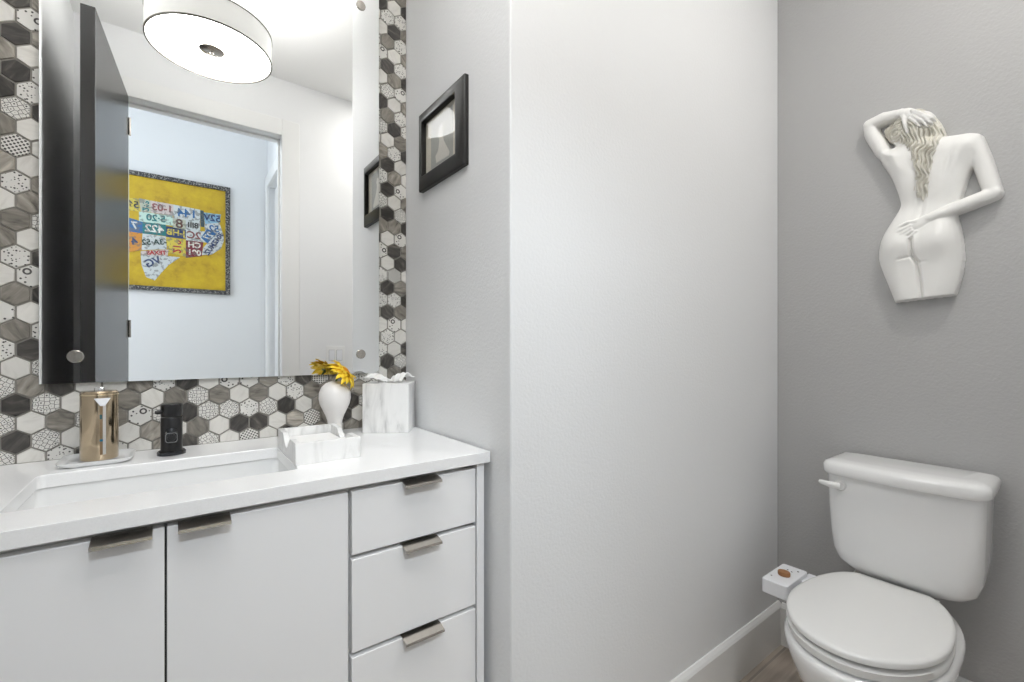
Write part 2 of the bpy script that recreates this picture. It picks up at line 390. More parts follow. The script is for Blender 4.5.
# ------------------------------------------------------------------ vanity
YV = 0.862
van = empty('vanity_cabinet', (0.13, 1.1, 0)); tag(van, 'white slab-front bathroom vanity cabinet with two doors and three drawers', 'cabinet')
bm = bmesh.new()
box(bm, -0.303, 0.546, YV + 0.021, 1.335, 0.10, 0.70); box(bm, -0.303, 0.546, YV + 0.075, 1.335, 0.0, 0.10)
box(bm, -0.303, 0.546, YV + 0.021, YV + 0.035, 0.70, 0.8825); box(bm, 0.52, 0.546, YV + 0.021, 1.335, 0.70, 0.8825); box(bm, -0.303, -0.285, YV + 0.021, 1.335, 0.70, 0.8825)
obj('carcass', at(van, bm), M_cabin, van)
obj('door_gap_shade', at(van, B(-0.0126, -0.0100, YV + 0.004, YV + 0.0208, 0.105, 0.873)), M_black, van)  # black strip that paints the shade in the gap between the doors
bm = B(0.5475, 0.5665, YV + 0.001, 1.336, 0.0, 0.8825); obj('side_panel', at(van, bm), M_cab, van, bevel=0.001)
def pull(x0, x1, z, parent):
    """bent metal tab: hooked over the top edge, sloping out and turned down at the lip"""
    y = YV
    prof = [(y + 0.012, z + 0.0022), (y - 0.001, z + 0.0022), (y - 0.020, z - 0.003), (y - 0.0215, z - 0.0075), (y - 0.0198, z - 0.0078), (y - 0.0185, z - 0.0045), (y - 0.0005, z + 0.0006), (y + 0.012, z + 0.0006)]
    bm = loft([[(x, a, b) for a, b in prof] for x in (x0, x1)])
    o = obj('handle', at(van, bm), M_nickel, parent); o['label'] = 'brushed nickel tab handle'; return o
def front(name, x0, x1, z0, z1, hx0, hx1):
    f = obj(name, at(van, B(x0, x1, YV, YV + 0.019, z0, z1)), M_cab, van, bevel=0.0012)
    pull(hx0, hx1, z1, f); return f
front('door', -0.288, -0.0128, 0.105, 0.873, -0.095, -0.0265)
front('door', -0.0098, 0.2605, 0.105, 0.873, 0.0036, 0.072)
front('drawer', 0.2675, 0.5425, 0.7525, 0.873, 0.368, 0.448)
front('drawer', 0.2675, 0.5425, 0.567, 0.7435, 0.368, 0.448)
front('drawer', 0.2675, 0.5425, 0.105, 0.5575, 0.368, 0.4535)

# countertop with sink cut-out
SX0, SX1, SY0, SY1 = -0.203, 0.193, 0.953, 1.190
ct = bmesh.new()
outer = [(XF + 0.001, 0.8535), (0.5775, 0.8535), (0.5775, 1.3395), (XF + 0.001, 1.3395)]
inner = rrect(SX1 - SX0, SY1 - SY0, 0.012, 5, ((SX0 + SX1) / 2, (SY0 + SY1) / 2))
vo = {z: [ct.verts.new((x, y, z)) for x, y in outer] for z in (0.884, 0.909)}
vi = {z: [ct.verts.new((x, y, z)) for x, y in inner] for z in (0.884, 0.909)}
for z in (0.884, 0.909):
    es = [ct.edges.new((v[i], v[(i + 1) % len(v)])) for v in (vo[z], vi[z]) for i in range(len(v))]
    bmesh.ops.triangle_fill(ct, edges=es, use_beauty=True)
for v in (vo, vi):
    a, b = v[0.884], v[0.909]; n = len(a)
    for i in range(n): ct.faces.new((a[i], a[(i + 1) % n], b[(i + 1) % n], b[i]))
bmesh.ops.dissolve_limit(ct, angle_limit=0.01, verts=ct.verts, edges=ct.edges)
cto = obj('countertop', ct, M_quartz, bevel=0.0015, seg=2); tag(cto, 'white quartz countertop with a rectangular sink cut-out on the vanity', 'countertop')
# basin
cx, cy, bw, bd = (SX0 + SX1) / 2, (SY0 + SY1) / 2, SX1 - SX0 + 0.006, SY1 - SY0 + 0.006
rings = []
for w_, d_, z, r_ in ((bw + 0.03, bd + 0.03, 0.875, 0.02), (bw + 0.03, bd + 0.03, 0.8835, 0.02), (bw, bd, 0.8835, 0.015), (bw - 0.004, bd - 0.004, 0.80, 0.02), (bw - 0.03, bd - 0.03, 0.768, 0.03), (bw - 0.07, bd - 0.07, 0.758, 0.03), (0.05, 0.05, 0.754, 0.02)):
    rings.append([(x, y, z) for x, y in rrect(w_, d_, r_, 6, (cx, cy))])
out = [[(x, y, z) for x, y in rrect(w_, d_, 0.03, 6, (cx, cy))] for w_, d_, z in ((0.06, 0.06, 0.742), (bw - 0.02, bd - 0.02, 0.745), (bw + 0.012, bd + 0.012, 0.78), (bw + 0.014, bd + 0.014, 0.875))]
bm = loft(out[::1] + rings, True)
sk = obj('sink_basin', bm, M_ceramic, smooth=True, auto=50); tag(sk, 'white rectangular undermount sink basin set below the countertop', 'sink')
obj('drain', lathe([(0.0, 0.7545), (0.022, 0.7545), (0.022, 0.7585), (0.018, 0.760), (0.0, 0.7585)], 28, (cx, cy), cap=False), M_chrome, sk, smooth=True)

# ------------------------------------------------------------------ faucet
fx, fy = -0.006, 1.258
fa = empty('faucet', (fx, fy, 0.909)); tag(fa, 'matte black single-hole faucet standing behind the sink', 'faucet')
obj('base_flange', lathe([(0, 0), (0.0262, 0), (0.0262, 0.006), (0.024, 0.0085), (0, 0.0085)], 40, cap=False), M_blackg, fa, smooth=True)
obj('body', lathe([(0, 0.008), (0.0198, 0.008), (0.0198, 0.081), (0.019, 0.0825), (0, 0.0825)], 40, cap=False), M_black, fa, smooth=True)
obj('handle_cap', lathe([(0, 0.0845), (0.019, 0.0845), (0.0198, 0.086), (0.0198, 0.1105), (0.0185, 0.112), (0, 0.112)], 40, cap=False), M_black, fa, smooth=True)
bm = bmesh.new(); tube(bm, [(-0.018, -0.008, 0.096), (-0.025, -0.012, 0.096), (-0.028, -0.0135, 0.096)], [0.005, 0.005, 0.0035], 14); obj('handle_knob', bm, M_black, fa, smooth=True)
rings = []
for y, z, s in ((-0.010, 0.049, 0.0225), (-0.03, 0.0485, 0.0222), (-0.060, 0.0455, 0.022)):
    rings.append([(a, y, z + b) for a, b in rrect(s, s, 0.006, 5)])
sp = obj('spout', loft(rings), M_blackg, fa, smooth=True)
fo = [(a, b + 0.0455) for a, b in rrect(0.0205, 0.0205, 0.005, 5)]; fi = [(a, b + 0.0455) for a, b in rrect(0.0185, 0.0185, 0.0045, 5)]
bm = loft([[(a, y, z) for a, z in P_] for P_, y in ((fo, -0.0598), (fo, -0.0607), (fi, -0.0607), (fi, -0.0598))], cap=False)
obj('outlet_border', bm, mat('grey_border', (0.22, 0.22, 0.22), 0.35), sp)
bm = lathe([(0.0085, 0), (0.0085, 0.0016), (0.0068, 0.0016), (0.0066, 0.0006), (0, 0.0006)], 28, cap=False)
bmesh.ops.rotate(bm, verts=bm.verts, cent=(0, 0, 0), matrix=Matrix.Rotation(PI / 2, 3, 'X')); bmesh.ops.translate(bm, verts=bm.verts, vec=(0, -0.060, 0.0452))
obj('outlet_ring', bm, M_black, sp, smooth=True)

# ------------------------------------------------------------------ dispenser on ceramic dish
dish = loft([[(x, y, z) for x, y in rrect(w_, d_, 0.02, 8, (-0.128, 1.268))] for w_, d_, z in ((0.096, 0.094, 0.9092), (0.113, 0.110, 0.9150), (0.117, 0.113, 0.9195), (0.113, 0.109, 0.9198), (0.100, 0.096, 0.9145))])
tag(obj('ceramic_dish', dish, M_ceramic, smooth=True, auto=60), 'small white ceramic dish under the gold dispenser', 'dish')
dx, dy, dz = -0.1265, 1.272, 0.9146
so = empty('soap_dispenser', (dx, dy, dz), math.radians(5)); tag(so, 'champagne gold cylindrical touchless soap dispenser standing on a white dish', 'soap dispenser')
Rd = 0.0305
obj('body', lathe([(0, 0), (Rd - 0.001, 0), (Rd, 0.0015), (Rd, 0.132)], 64), M_gold, so, smooth=True)
obj('collar_ring', lathe([(Rd, 0.132), (Rd + 0.0006, 0.1325), (Rd + 0.0006, 0.1345), (Rd, 0.135)], 64), M_ring, so, smooth=True)
obj('lid', lathe([(Rd, 0.135), (Rd, 0.1375), (Rd - 0.003, 0.141), (0, 0.142)], 64, cap=False), M_gold, so, smooth=True)
obj('button', lathe([(0, 0.1415), (0.0085, 0.1415), (0.0085, 0.147), (0.007, 0.148), (0, 0.148)], 28, cap=False), M_chrome, so, smooth=True)
def curved_patch(outline_fn, m, name, r, parent, n=10):
    bm = bmesh.new(); rows = []
    for z, a0, a1 in outline_fn:
        rows.append([(bm.verts.new(((r) * math.sin(a0 + (a1 - a0) * i / n), -(r) * math.cos(a0 + (a1 - a0) * i / n), z)), bm.verts.new(((r - 0.004) * math.sin(a0 + (a1 - a0) * i / n), -(r - 0.004) * math.cos(a0 + (a1 - a0) * i / n), z))) for i in range(n + 1)])
    for a, b in zip(rows, rows[1:]):
        for i in range(n): bm.faces.new((a[i][0], a[i + 1][0], b[i + 1][0], b[i][0]))
        bm.faces.new((a[0][1], a[0][0], b[0][0], b[0][1])); bm.faces.new((a[n][0], a[n][1], b[n][1], b[n][0]))
    for a in (rows[0], rows[-1]):
        for i in range(n): bm.faces.new((a[i][0], a[i][1], a[i + 1][1], a[i + 1][0]))
    return obj(name, bm, m, parent, smooth=True)
curved_patch([(0.012, 0.03, 0.17), (0.10, 0.03, 0.17), (0.112, 0.03, 0.17)], mat('bronze_strip', (0.36, 0.25, 0.15), 0.3, 1.0), 'sensor_strip', Rd + 0.0007, so)
curved_patch([(0.012, 0.17, 0.33), (0.10, 0.17, 0.33), (0.112, 0.17, 0.33)], mat('painted_highlight_silver', (0.82, 0.80, 0.77), 0.35, 1.0), 'strip_highlight', Rd + 0.0009, so)  # pale half of the strip: a highlight painted as its own patch
curved_patch([(0.112, 0.04, 0.26), (0.120, -0.10, 0.40), (0.1275, -0.24, 0.52)], M_plastic, 'nozzle', Rd + 0.0045, so)
M_blue = mat('blue_indicator', (0.01, 0.16, 0.28), 0.3)
curved_patch([(0.039, 0.02, 0.18), (0.0435, 0.02, 0.18)], M_blue, 'level_window', Rd + 0.0012, so, 4)
curved_patch([(0.085, 0.02, 0.14), (0.094, 0.02, 0.14)], mat('dark_sensor', (0.05, 0.12, 0.14), 0.15), 'sensor', Rd + 0.0012, so, 4)

# ------------------------------------------------------------------ marble guest-towel tray and napkins
tx0, tx1, ty0, ty1, tz = 0.1945, 0.3235, 0.978, 1.190, 0.9092
tr = empty('marble_tray', ((tx0 + tx1) / 2, (ty0 + ty1) / 2, tz), math.radians(-1)); tag(tr, 'open white marble napkin tray with scooped sides beside the sink', 'tray')
hw, hd, ht, th = (tx1 - tx0) / 2, (ty1 - ty0) / 2, 0.044, 0.011
def scoop_wall(length, half_gap, depth, axis):
    """wall seen from the front: top edge dips in a smooth curve in the middle"""
    n = 28; bm = bmesh.new(); pr = []
    for i in range(n + 1):
        u_ = -length + 2 * length * i / n; q = min(abs(u_) / half_gap, 1)
        z = ht - depth * (0.5 + 0.5 * math.cos(PI * q)); pr.append((u_, z))
    return [(u_, 0) for u_, _ in pr], pr
def build_wall(length, off, half_gap, depth, axis):
    lo, hi = scoop_wall(length, half_gap, depth, axis); bm = bmesh.new(); n = len(lo)
    def P(u_, z, o_): return (u_, o_, z) if axis == 'x' else (o_, u_, z)
    rings = []
    for i in range(n):
        rings.append([P(lo[i][0], 0, off), P(lo[i][0], 0, off + th), P(hi[i][0], hi[i][1], off + th), P(hi[i][0], hi[i][1], off)])
    return loft(rings, True, bm)
bm = bmesh.new(); box(bm, -hw + th, hw - th, -hd + th, hd - th, 0, 0.008); obj('tray_floor', bm, M_marble, tr)
for off in (-hd, hd - th): obj('tray_wall', build_wall(hw, off, 0.035, 0.0 if off < 0 else 0.0, 'x'), M_marble, tr, bevel=0.001)
for off in (-hw, hw - th): obj('tray_wall', build_wall(hd - th, off, 0.050, 0.026, 'y'), M_marble, tr, bevel=0.001)
bm = bmesh.new()
for i in range(6):
    z = tz + 0.0088 + i * 0.0028; j = (i % 3 - 1) * 0.0008
    box(bm, tx0 + th + 0.003 + j, tx1 - th - 0.003 + j, ty0 + th + 0.003, ty1 - th - 0.004, z, z + 0.0024)
tag(obj('paper_napkins', bm, M_tissue, bevel=0.0008), 'stack of folded white paper napkins lying in the marble tray', 'napkins')

# ------------------------------------------------------------------ tissue box
tb = empty('tissue_box_cover', (0.4975, 1.255, 0.9092), math.radians(-33.5)); tag(tb, 'square white marble tissue box cover in the corner of the countertop', 'tissue box')
W2, D2, H2 = 0.0635, 0.0545, 0.1365
bm = bmesh.new()
outer = rrect(2 * W2, 2 * D2, 0.002, 2); innr = [(0.036 * math.cos(2 * PI * i / 12 + 0.26), 0.022 * math.sin(2 * PI * i / 12 + 0.26)) for i in range(12)]
rings = [[(x, y, z) for x, y in outer] for z in (0, H2)] + [[(x, y, H2) for x, y in innr], [(x, y, H2 - 0.012) for x, y in innr]]
bm = loft(rings[:2], cap=False); bm.faces.new([v for v in bm.verts][:12][::-1])
top_o = [v for v in bm.verts][12:]; top_i = [bm.verts.new((x, y, H2)) for x, y in innr]; bot_i = [bm.verts.new((x, y, H2 - 0.03)) for x, y in innr]
best = min(range(12), key=lambda s: sum((top_o[i].co - top_i[(i + s) % 12].co).length for i in range(12)))
for i in range(12):
    a, b = (i + best) % 12, (i + 1 + best) % 12
    bm.faces.new((top_o[i], top_o[(i + 1) % 12], top_i[b], top_i[a])); bm.faces.new((top_i[a], top_i[b], bot_i[b], bot_i[a]))
bm.faces.new(bot_i)
obj('cover', bm, M_marble, tb, bevel=0.0012)
# tissue: ruffled sheet rising out of the slot and flopping to both sides
bm = bmesh.new(); n, m_ = 40, 16; grid = []
for i in range(n + 1):
    u_ = i / n * 2 - 1; row = []
    for j in range(m_ + 1):
        v_ = j / m_
        lob = abs(math.sin(u_ * 1.9)) ** 0.7                      # two lobes, left and right of the slot
        x = u_ * (0.034 + 0.036 * v_)
        zc_ = H2 + 0.002 + (0.007 + 0.019 * lob) * math.sin(min(v_ * 1.25, 1) * PI * 0.72) - 0.007 * v_ ** 3
        y = (0.004 + 0.040 * v_) * (-0.7 if u_ < 0 else 0.35) + 0.006 * math.sin(u_ * 11 + v_ * 2)
        row.append(bm.verts.new((x, y, zc_ + 0.0015 * math.sin(u_ * 23 + v_ * 9))))
    grid.append(row)
for i in range(n):
    for j in range(m_): bm.faces.new((grid[i][j], grid[i + 1][j], grid[i + 1][j + 1], grid[i][j + 1]))
ti = obj('paper_tissue', bm, M_tissue, smooth=True, auto=180); ti.location = tb.location; ti.rotation_euler = tb.rotation_euler
s_ = ti.modifiers.new('thick', 'SOLIDIFY'); s_.thickness = 0.0012
tag(ti, 'white paper tissue fluffed out of the marble cover', 'tissue')

# ------------------------------------------------------------------ vase and flower
va_x, va_y = 0.3435, 1.252
prof = [(0, 0), (0.026, 0), (0.0265, 0.002), (0.021, 0.008), (0.0175, 0.018), (0.0175, 0.030), (0.0190, 0.042), (0.0235, 0.056), (0.0315, 0.073), (0.0375, 0.086), (0.0405, 0.101), (0.0395, 0.117), (0.034, 0.131), (0.024, 0.141), (0.012, 0.1460), (0.0085, 0.147), (0.007, 0.1455), (0.0065, 0.12), (0, 0.118)]
va = obj('bulb_vase', lathe(prof, 56, cap=False), M_vase, smooth=True, auto=70, loc=(va_x, va_y, 0.9092)); tag(va, 'matte white vase shaped like an upside-down light bulb behind the tray', 'vase')
fl_c = Vector((va_x + 0.021, va_y - 0.012, 1.080))
fl = empty('yellow_flower', fl_c); tag(fl, 'yellow daisy-like artificial flower standing in the white bulb vase', 'flower')
axis = Vector((0.66, -0.22, 0.72)).normalized()
e1 = axis.cross(Vector((0, 1, 0))).normalized(); e2 = axis.cross(e1)
bm = bmesh.new(); tube(bm, [Vector((va_x, va_y, 1.046)) - fl_c, Vector((va_x + 0.004, va_y - 0.004, 1.062)) - fl_c, -axis * 0.004], [0.0025, 0.0025, 0.004], 8)
for k in range(12):
    a = 2 * PI * k / 12; d = e1 * math.cos(a) + e2 * math.sin(a); s = d.cross(axis)
    p = [bm.verts.new(tuple(q)) for q in (-axis * 0.004 + s * 0.004, -axis * 0.004 - s * 0.004, d * 0.016 - axis * 0.007)]
    bm.faces.new(p)
obj('stem', bm, M_green, fl)
def petal(bm, a, L, wd, lift, droop, seed):
    r_ = random.Random(seed); d = e1 * math.cos(a) + e2 * math.sin(a); s = d.cross(axis); n = 7; last = None
    tw = r_.uniform(-0.35, 0.35)
    for i in range(n + 1):
        q = i / n; c = d * (0.005 + L * q) + axis * (lift * math.sin(q * PI * 0.6) - droop * q * q)
        wv = wd * (0.35 + 1.5 * q * (1 - q) * 1.6 + 0.1) * (1 if i < n else 0.25)
        sv = (s * math.cos(tw * q) + axis * math.sin(tw * q)) * wv
        row = [bm.verts.new(tuple(c - sv)), bm.verts.new(tuple(c - axis * 0.0012)), bm.verts.new(tuple(c + sv))]
        if last:
            bm.faces.new((last[0], last[1], row[1], row[0])); bm.faces.new((last[1], last[2], row[2], row[1]))
        last = row
bm = bmesh.new()
for k in range(30): petal(bm, 2 * PI * k / 30, 0.037 + 0.010 * random.random(), 0.0066, 0.008, 0.016 + 0.018 * random.random(), k)
for k in range(26): petal(bm, 2 * PI * (k + 0.5) / 26, 0.028 + 0.012 * random.random(), 0.0062, 0.011, 0.014 * random.random(), 50 + k)
po = obj('petals', bm, M_yel, fl, smooth=True, auto=180); sm = po.modifiers.new('thick', 'SOLIDIFY'); sm.thickness = 0.0005
bm = bmesh.new()
for k in range(70):
    a, rr = k * 2.4, 0.0105 * math.sqrt(k / 70); d = e1 * math.cos(a) + e2 * math.sin(a)
    tube(bm, [d * rr, d * rr * 1.1 + axis * (0.012 - rr * 0.3)], [0.0009, 0.0012], 5)
obj('flower_centre', bm, M_yel2, fl)

# ------------------------------------------------------------------ framed picture on the alcove wall
pc_y, pc_z, pw2, ph2 = 1.090, 1.713, 0.130, 0.112
pic = empty('picture_frame', (XB - 0.004, pc_y, pc_z - ph2)); tag(pic, 'small square picture in a deep black frame hanging on the white wall beside the vanity', 'picture')
rings = []
def fr(wd, dep, hh): return [(-dep, sy * (pw2 - wd), ph2 + sz * (ph2 - wd)) for sy, sz in ((1, 1), (-1, 1), (-1, -1), (1, -1))]
prof = [(0, -0.003), (0, 0.008), (0.002, 0.011), (0.026, 0.019), (0.033, 0.019), (0.035, 0.017), (0.035, 0.0)]
obj('frame', loft([fr(a, b, 0) for a, b in prof], cap=False), M_frameb, pic, bevel=0.0006)
q = 0.035
obj('mat_board', B(-0.004, -0.001, -pw2 + q - 0.002, pw2 - q + 0.002, q - 0.002, 2 * ph2 - q + 0.002), M_mat, pic)
# pale seated figure silhouette print on a grey-blue ground
bm = B(-0.0048, -0.004, -0.062, 0.062, 0.047, 2 * ph2 - 0.047); pr_ = obj('print', bm, mat('grey_print', (0.40, 0.40, 0.37), 0.7), pic)
bm = bmesh.new()
def blob(pts, bm, x0, x1):
    a = [bm.verts.new((x0, y, z)) for y, z in pts]; b = [bm.verts.new((x1, y, z)) for y, z in pts]; bm.faces.new(a); bm.faces.new(b[::-1])
    for i in range(len(pts)): bm.faces.new((a[i - 1], a[i], b[i], b[i - 1]))
blob([(0.03, 0.055), (0.035, 0.075), (0.018, 0.085), (0.012, 0.11), (0.02, 0.13), (0.012, 0.148), (-0.004, 0.15), (-0.012, 0.138), (-0.006, 0.12), (-0.014, 0.10), (-0.03, 0.08), (-0.045, 0.06), (-0.04, 0.052)], bm, -0.0052, -0.0048)
obj('pale_figure', bm, mat('pale_print', (0.68, 0.66, 0.60), 0.7), pr_)
Mgl = bpy.data.materials.new('picture_glass'); Mgl.use_nodes = True; nt = Mgl.node_tree; nt.nodes.clear()
o_ = nt.nodes.new('ShaderNodeOutputMaterial'); mx = nt.nodes.new('ShaderNodeMixShader'); tb_ = nt.nodes.new('ShaderNodeBsdfTransparent'); gb = nt.nodes.new('ShaderNodeBsdfGlossy'); fz = nt.nodes.new('ShaderNodeValue')
gb.inputs['Roughness'].default_value = 0.01; fz.outputs[0].default_value = 0.028
nt.links.new(fz.outputs[0], mx.inputs[0]); nt.links.new(tb_.outputs[0], mx.inputs[1]); nt.links.new(gb.outputs[0], mx.inputs[2]); nt.links.new(mx.outputs[0], o_.inputs[0])
obj('glass', B(-0.0085, -0.0065, -pw2 + q - 0.001, pw2 - q + 0.001, q - 0.001, 2 * ph2 - q + 0.001), Mgl, pic)

# ------------------------------------------------------------------ toilet
TY = 0.386
toi = empty('toilet', (1.5, TY, 0)); tag(toi, 'white two-piece toilet with closed lid against the grey wall', 'toilet')
def ring_egg(xf, xb, hwid, z, n=64, back=0.55, cxs=0.50, py=0.0):
    """plan outline: elliptical front, squarer narrower back. xf = front x, xb = back x"""
    out = []; xm = xb + (xf - xb) * cxs
    for i in range(n):
        a = 2 * PI * i / n; c, s = math.cos(a), math.sin(a)
        if c >= 0: x = xm + (xf - xm) * c; y = hwid * s
        else:
            p = abs(c) ** (0.62); x = xm + (xb - xm) * p; wy = abs(s) ** 1.15
            y = hwid * math.copysign(wy, s)
        out.append((x, y + py, z))
    return out
def ring_lid(xf, xb, hwid, bwid, z, n=96, cxs=0.54):
    """elongated seat outline with a straight cut back edge of half width bwid"""
    xm = xb + (xf - xb) * cxs; pts = []
    m1 = n // 2
    for i in range(m1 + 1):
        a = -PI / 2 + PI * i / m1; pts.append((xm + (xf - xm) * math.cos(a), hwid * math.sin(a)))
    m2 = n // 4
    for i in range(1, m2 + 1):
        q_ = i / m2; a = q_ * PI / 2 * 0.86
        x = xm + (xb - xm) * math.sin(a) / math.sin(PI / 2 * 0.86); y = bwid + (hwid - bwid) * (math.cos(a) - math.cos(PI / 2 * 0.86)) / (1 - math.cos(PI / 2 * 0.86)); pts.append((x, y))
    for i in range(m2, 0, -1):
        q_ = i / m2; a = q_ * PI / 2 * 0.86
        x = xm + (xb - xm) * math.sin(a) / math.sin(PI / 2 * 0.86); y = bwid + (hwid - bwid) * (math.cos(a) - math.cos(PI / 2 * 0.86)) / (1 - math.cos(PI / 2 * 0.86)); pts.append((x, -y))
    return [(x, y, z) for x, y in pts]
ox = -1.5
def sh(r): return [(x + ox, y + 0.007, z) for x, y, z in r]
# bowl
bowl = [(1.335, 1.85, 0.110, 0.0), (1.325, 1.85, 0.112, 0.02), (1.345, 1.84, 0.100, 0.06), (1.35, 1.84, 0.098, 0.14), (1.315, 1.84, 0.112, 0.20), (1.265, 1.84, 0.140, 0.26), (1.243, 1.84, 0.153, 0.30), (1.227, 1.84, 0.166, 0.34), (1.221, 1.84, 0.172, 0.365), (1.220, 1.84, 0.173, 0.380), (1.226, 1.835, 0.168, 0.390), (1.26, 1.80, 0.14, 0.392)]
obj('bowl', loft([sh(ring_egg(a, b, c, z, cxs=0.60)) for a, b, c, z in bowl]), M_ceramic, toi, smooth=True, auto=80)
LX = dict(cxs=0.52)
seat = [(1.252, 1.700, 0.148, 0.094, 0.3960), (1.233, 1.705, 0.165, 0.104, 0.3985), (1.230, 1.705, 0.1665, 0.104, 0.416), (1.240, 1.70, 0.158, 0.100, 0.4205), (1.26, 1.68, 0.13, 0.09, 0.4205)]
obj('seat_ring', loft([sh(ring_lid(*s_, **LX)) for s_ in seat]), M_seat, toi, smooth=True, auto=70)
lid = [(1.256, 1.698, 0.144, 0.070, 0.4275), (1.232, 1.705, 0.1665, 0.084, 0.4305), (1.231, 1.706, 0.1675, 0.085, 0.441), (1.234, 1.704, 0.165, 0.083, 0.4445), (1.243, 1.70, 0.157, 0.079, 0.4465), (1.26, 1.68, 0.13, 0.078, 0.448), (1.34, 1.62, 0.07, 0.045, 0.449)]
obj('seat_lid', loft([sh(ring_lid(*s_, **LX)) for s_ in lid]), M_seat, toi, smooth=True, auto=60)
for sy in (-1, 1):
    bm = bmesh.new(); tube(bm, [(1.712 + ox, sy * 0.062, 0.424), (1.712 + ox, sy * 0.095, 0.424)], 0.012, 16); obj('hinge', bm, M_seat, toi, smooth=True)
# tank
def ring_tank(xf, xb, hw_, z, r=0.035, bow=0.012, n=8, cyo=-0.008):
    pts = []
    for sx, sy, a0 in ((-1, -1, 180), (-1, 1, 90)):
        pass
    c = [((xf + r, -hw_ + r), 180, 270), ((xb - 0.01, -hw_ + 0.01), 270, 360), ((xb - 0.01, hw_ - 0.01), 0, 90), ((xf + r, hw_ - r), 90, 180)]
    for i, ((cx_, cy_), a0, a1) in enumerate(c):
        rr = r if i in (0, 3) else 0.01
        for k in range(n + 1):
            a = math.radians(a0 + (a1 - a0) * k / n); pts.append((cx_ + rr * math.cos(a), cy_ + rr * math.sin(a)))
    # bowed front between last and first
    m_ = 14; f = []
    for k in range(1, m_):
        y = (hw_ - r) * (1 - 2 * k / m_); f.append((xf - bow * (1 - (y / (hw_ - r)) ** 2), y))
    pts += f
    return [(x + ox, y + cyo, z) for x, y in pts]
tank = [(1.775, 1.835, 0.075, 0.4085, 0.03, 0.0), (1.755, 1.845, 0.105, 0.425, 0.035, 0.002), (1.722, 1.85, 0.140, 0.445, 0.04, 0.004), (1.702, 1.853, 0.160, 0.470, 0.04, 0.006), (1.692, 1.855, 0.170, 0.505, 0.04, 0.008), (1.688, 1.857, 0.1745, 0.56, 0.038, 0.009), (1.684, 1.858, 0.178, 0.65, 0.034, 0.010), (1.682, 1.858, 0.180, 0.742, 0.032, 0.010)]
obj('tank', loft([ring_tank(a, b, c, z, r, bw_) for a, b, c, z, r, bw_ in tank]), M_ceramic, toi, smooth=True, auto=80)
lidt = [(1.674, 1.862, 0.182, 0.7425, 0.036, 0.011), (1.668, 1.865, 0.188, 0.745, 0.040, 0.012), (1.666, 1.866, 0.1905, 0.752, 0.040, 0.012), (1.666, 1.866, 0.1905, 0.772, 0.040, 0.012), (1.671, 1.865, 0.186, 0.781, 0.040, 0.011), (1.684, 1.862, 0.174, 0.786, 0.038, 0.010), (1.72, 1.85, 0.15, 0.788, 0.03, 0.005)]
obj('tank_lid', loft([ring_tank(a, b, c, z, r, bw_) for a, b, c, z, r, bw_ in lidt]), M_ceramic, toi, smooth=True, auto=60)
bm = lathe([(0, -0.004), (0.017, -0.004), (0.017, 0.003), (0.013, 0.008), (0, 0.009)], 28, cap=False)
bmesh.ops.rotate(bm, verts=bm.verts, cent=(0, 0, 0), matrix=Matrix.Rotation(-PI / 2, 3, 'Y')); bmesh.ops.translate(bm, verts=bm.verts, vec=(1.680 + ox, 0.130, 0.712))
tube(bm, [(1.668 + ox, 0.130, 0.712), (1.660 + ox, 0.143, 0.713), (1.657 + ox, 0.158, 0.715), (1.657 + ox, 0.173, 0.717), (1.658 + ox, 0.180, 0.7175)], [0.0115, 0.011, 0.0085, 0.0072, 0.005], 14)
obj('flush_lever', bm, M_seat, toi, smooth=True)
# bidet attachment control clamped between seat and bowl
bd = obj('bidet_control', loft([[(x, y, z) for x, y in rrect(0.158, 0.074, 0.008, 4, (1.560 + ox, 0.628 - TY))] for z in (0.378, 0.421)]), M_plastic, toi, bevel=0.002); bd['label'] = 'white bidet attachment control box with a wooden knob'
obj('bidet_arm', B(1.585 + ox, 1.66 + ox, 0.13, 0.21, 0.404, 0.4075), M_plastic, bd)
bm = lathe([(0, 0.4212), (0.017, 0.4212), (0.018, 0.424), (0.018, 0.431), (0.0165, 0.4335), (0, 0.434)], 32, cap=False)
bmesh.ops.scale(bm, verts=bm.verts, vec=(0.85, 1.0, 1)); bmesh.ops.translate(bm, verts=bm.verts, vec=(1.553 + ox, 0.628 - TY, 0))
obj('wooden_knob', bm, M_wood, bd, smooth=True)
for xx, yy in ((1.520, 0.652), (1.595, 0.622), (1.612, 0.610), (1.60, 0.636)):
    obj('indicator_dot', lathe([(0, 0.4212), (0.0028, 0.4212), (0.0028, 0.4218), (0, 0.4219)], 12, (xx + ox, yy - TY), cap=False), M_nickel, bd)
# water supply valve and hose left of the tank
bm = bmesh.new(); tube(bm, [(XD + ox, 0.215, 0.19), (1.85 + ox, 0.215, 0.19), (1.83 + ox, 0.215, 0.19)], 0.008, 12)
tube(bm, [(1.838 + ox, 0.215, 0.18), (1.838 + ox, 0.215, 0.22), (1.83 + ox, 0.20, 0.30), (1.815 + ox, 0.15, 0.36), (1.80 + ox, 0.12, 0.412)], 0.006, 10)
obj('supply_line', bm, M_chrome, toi, smooth=True)

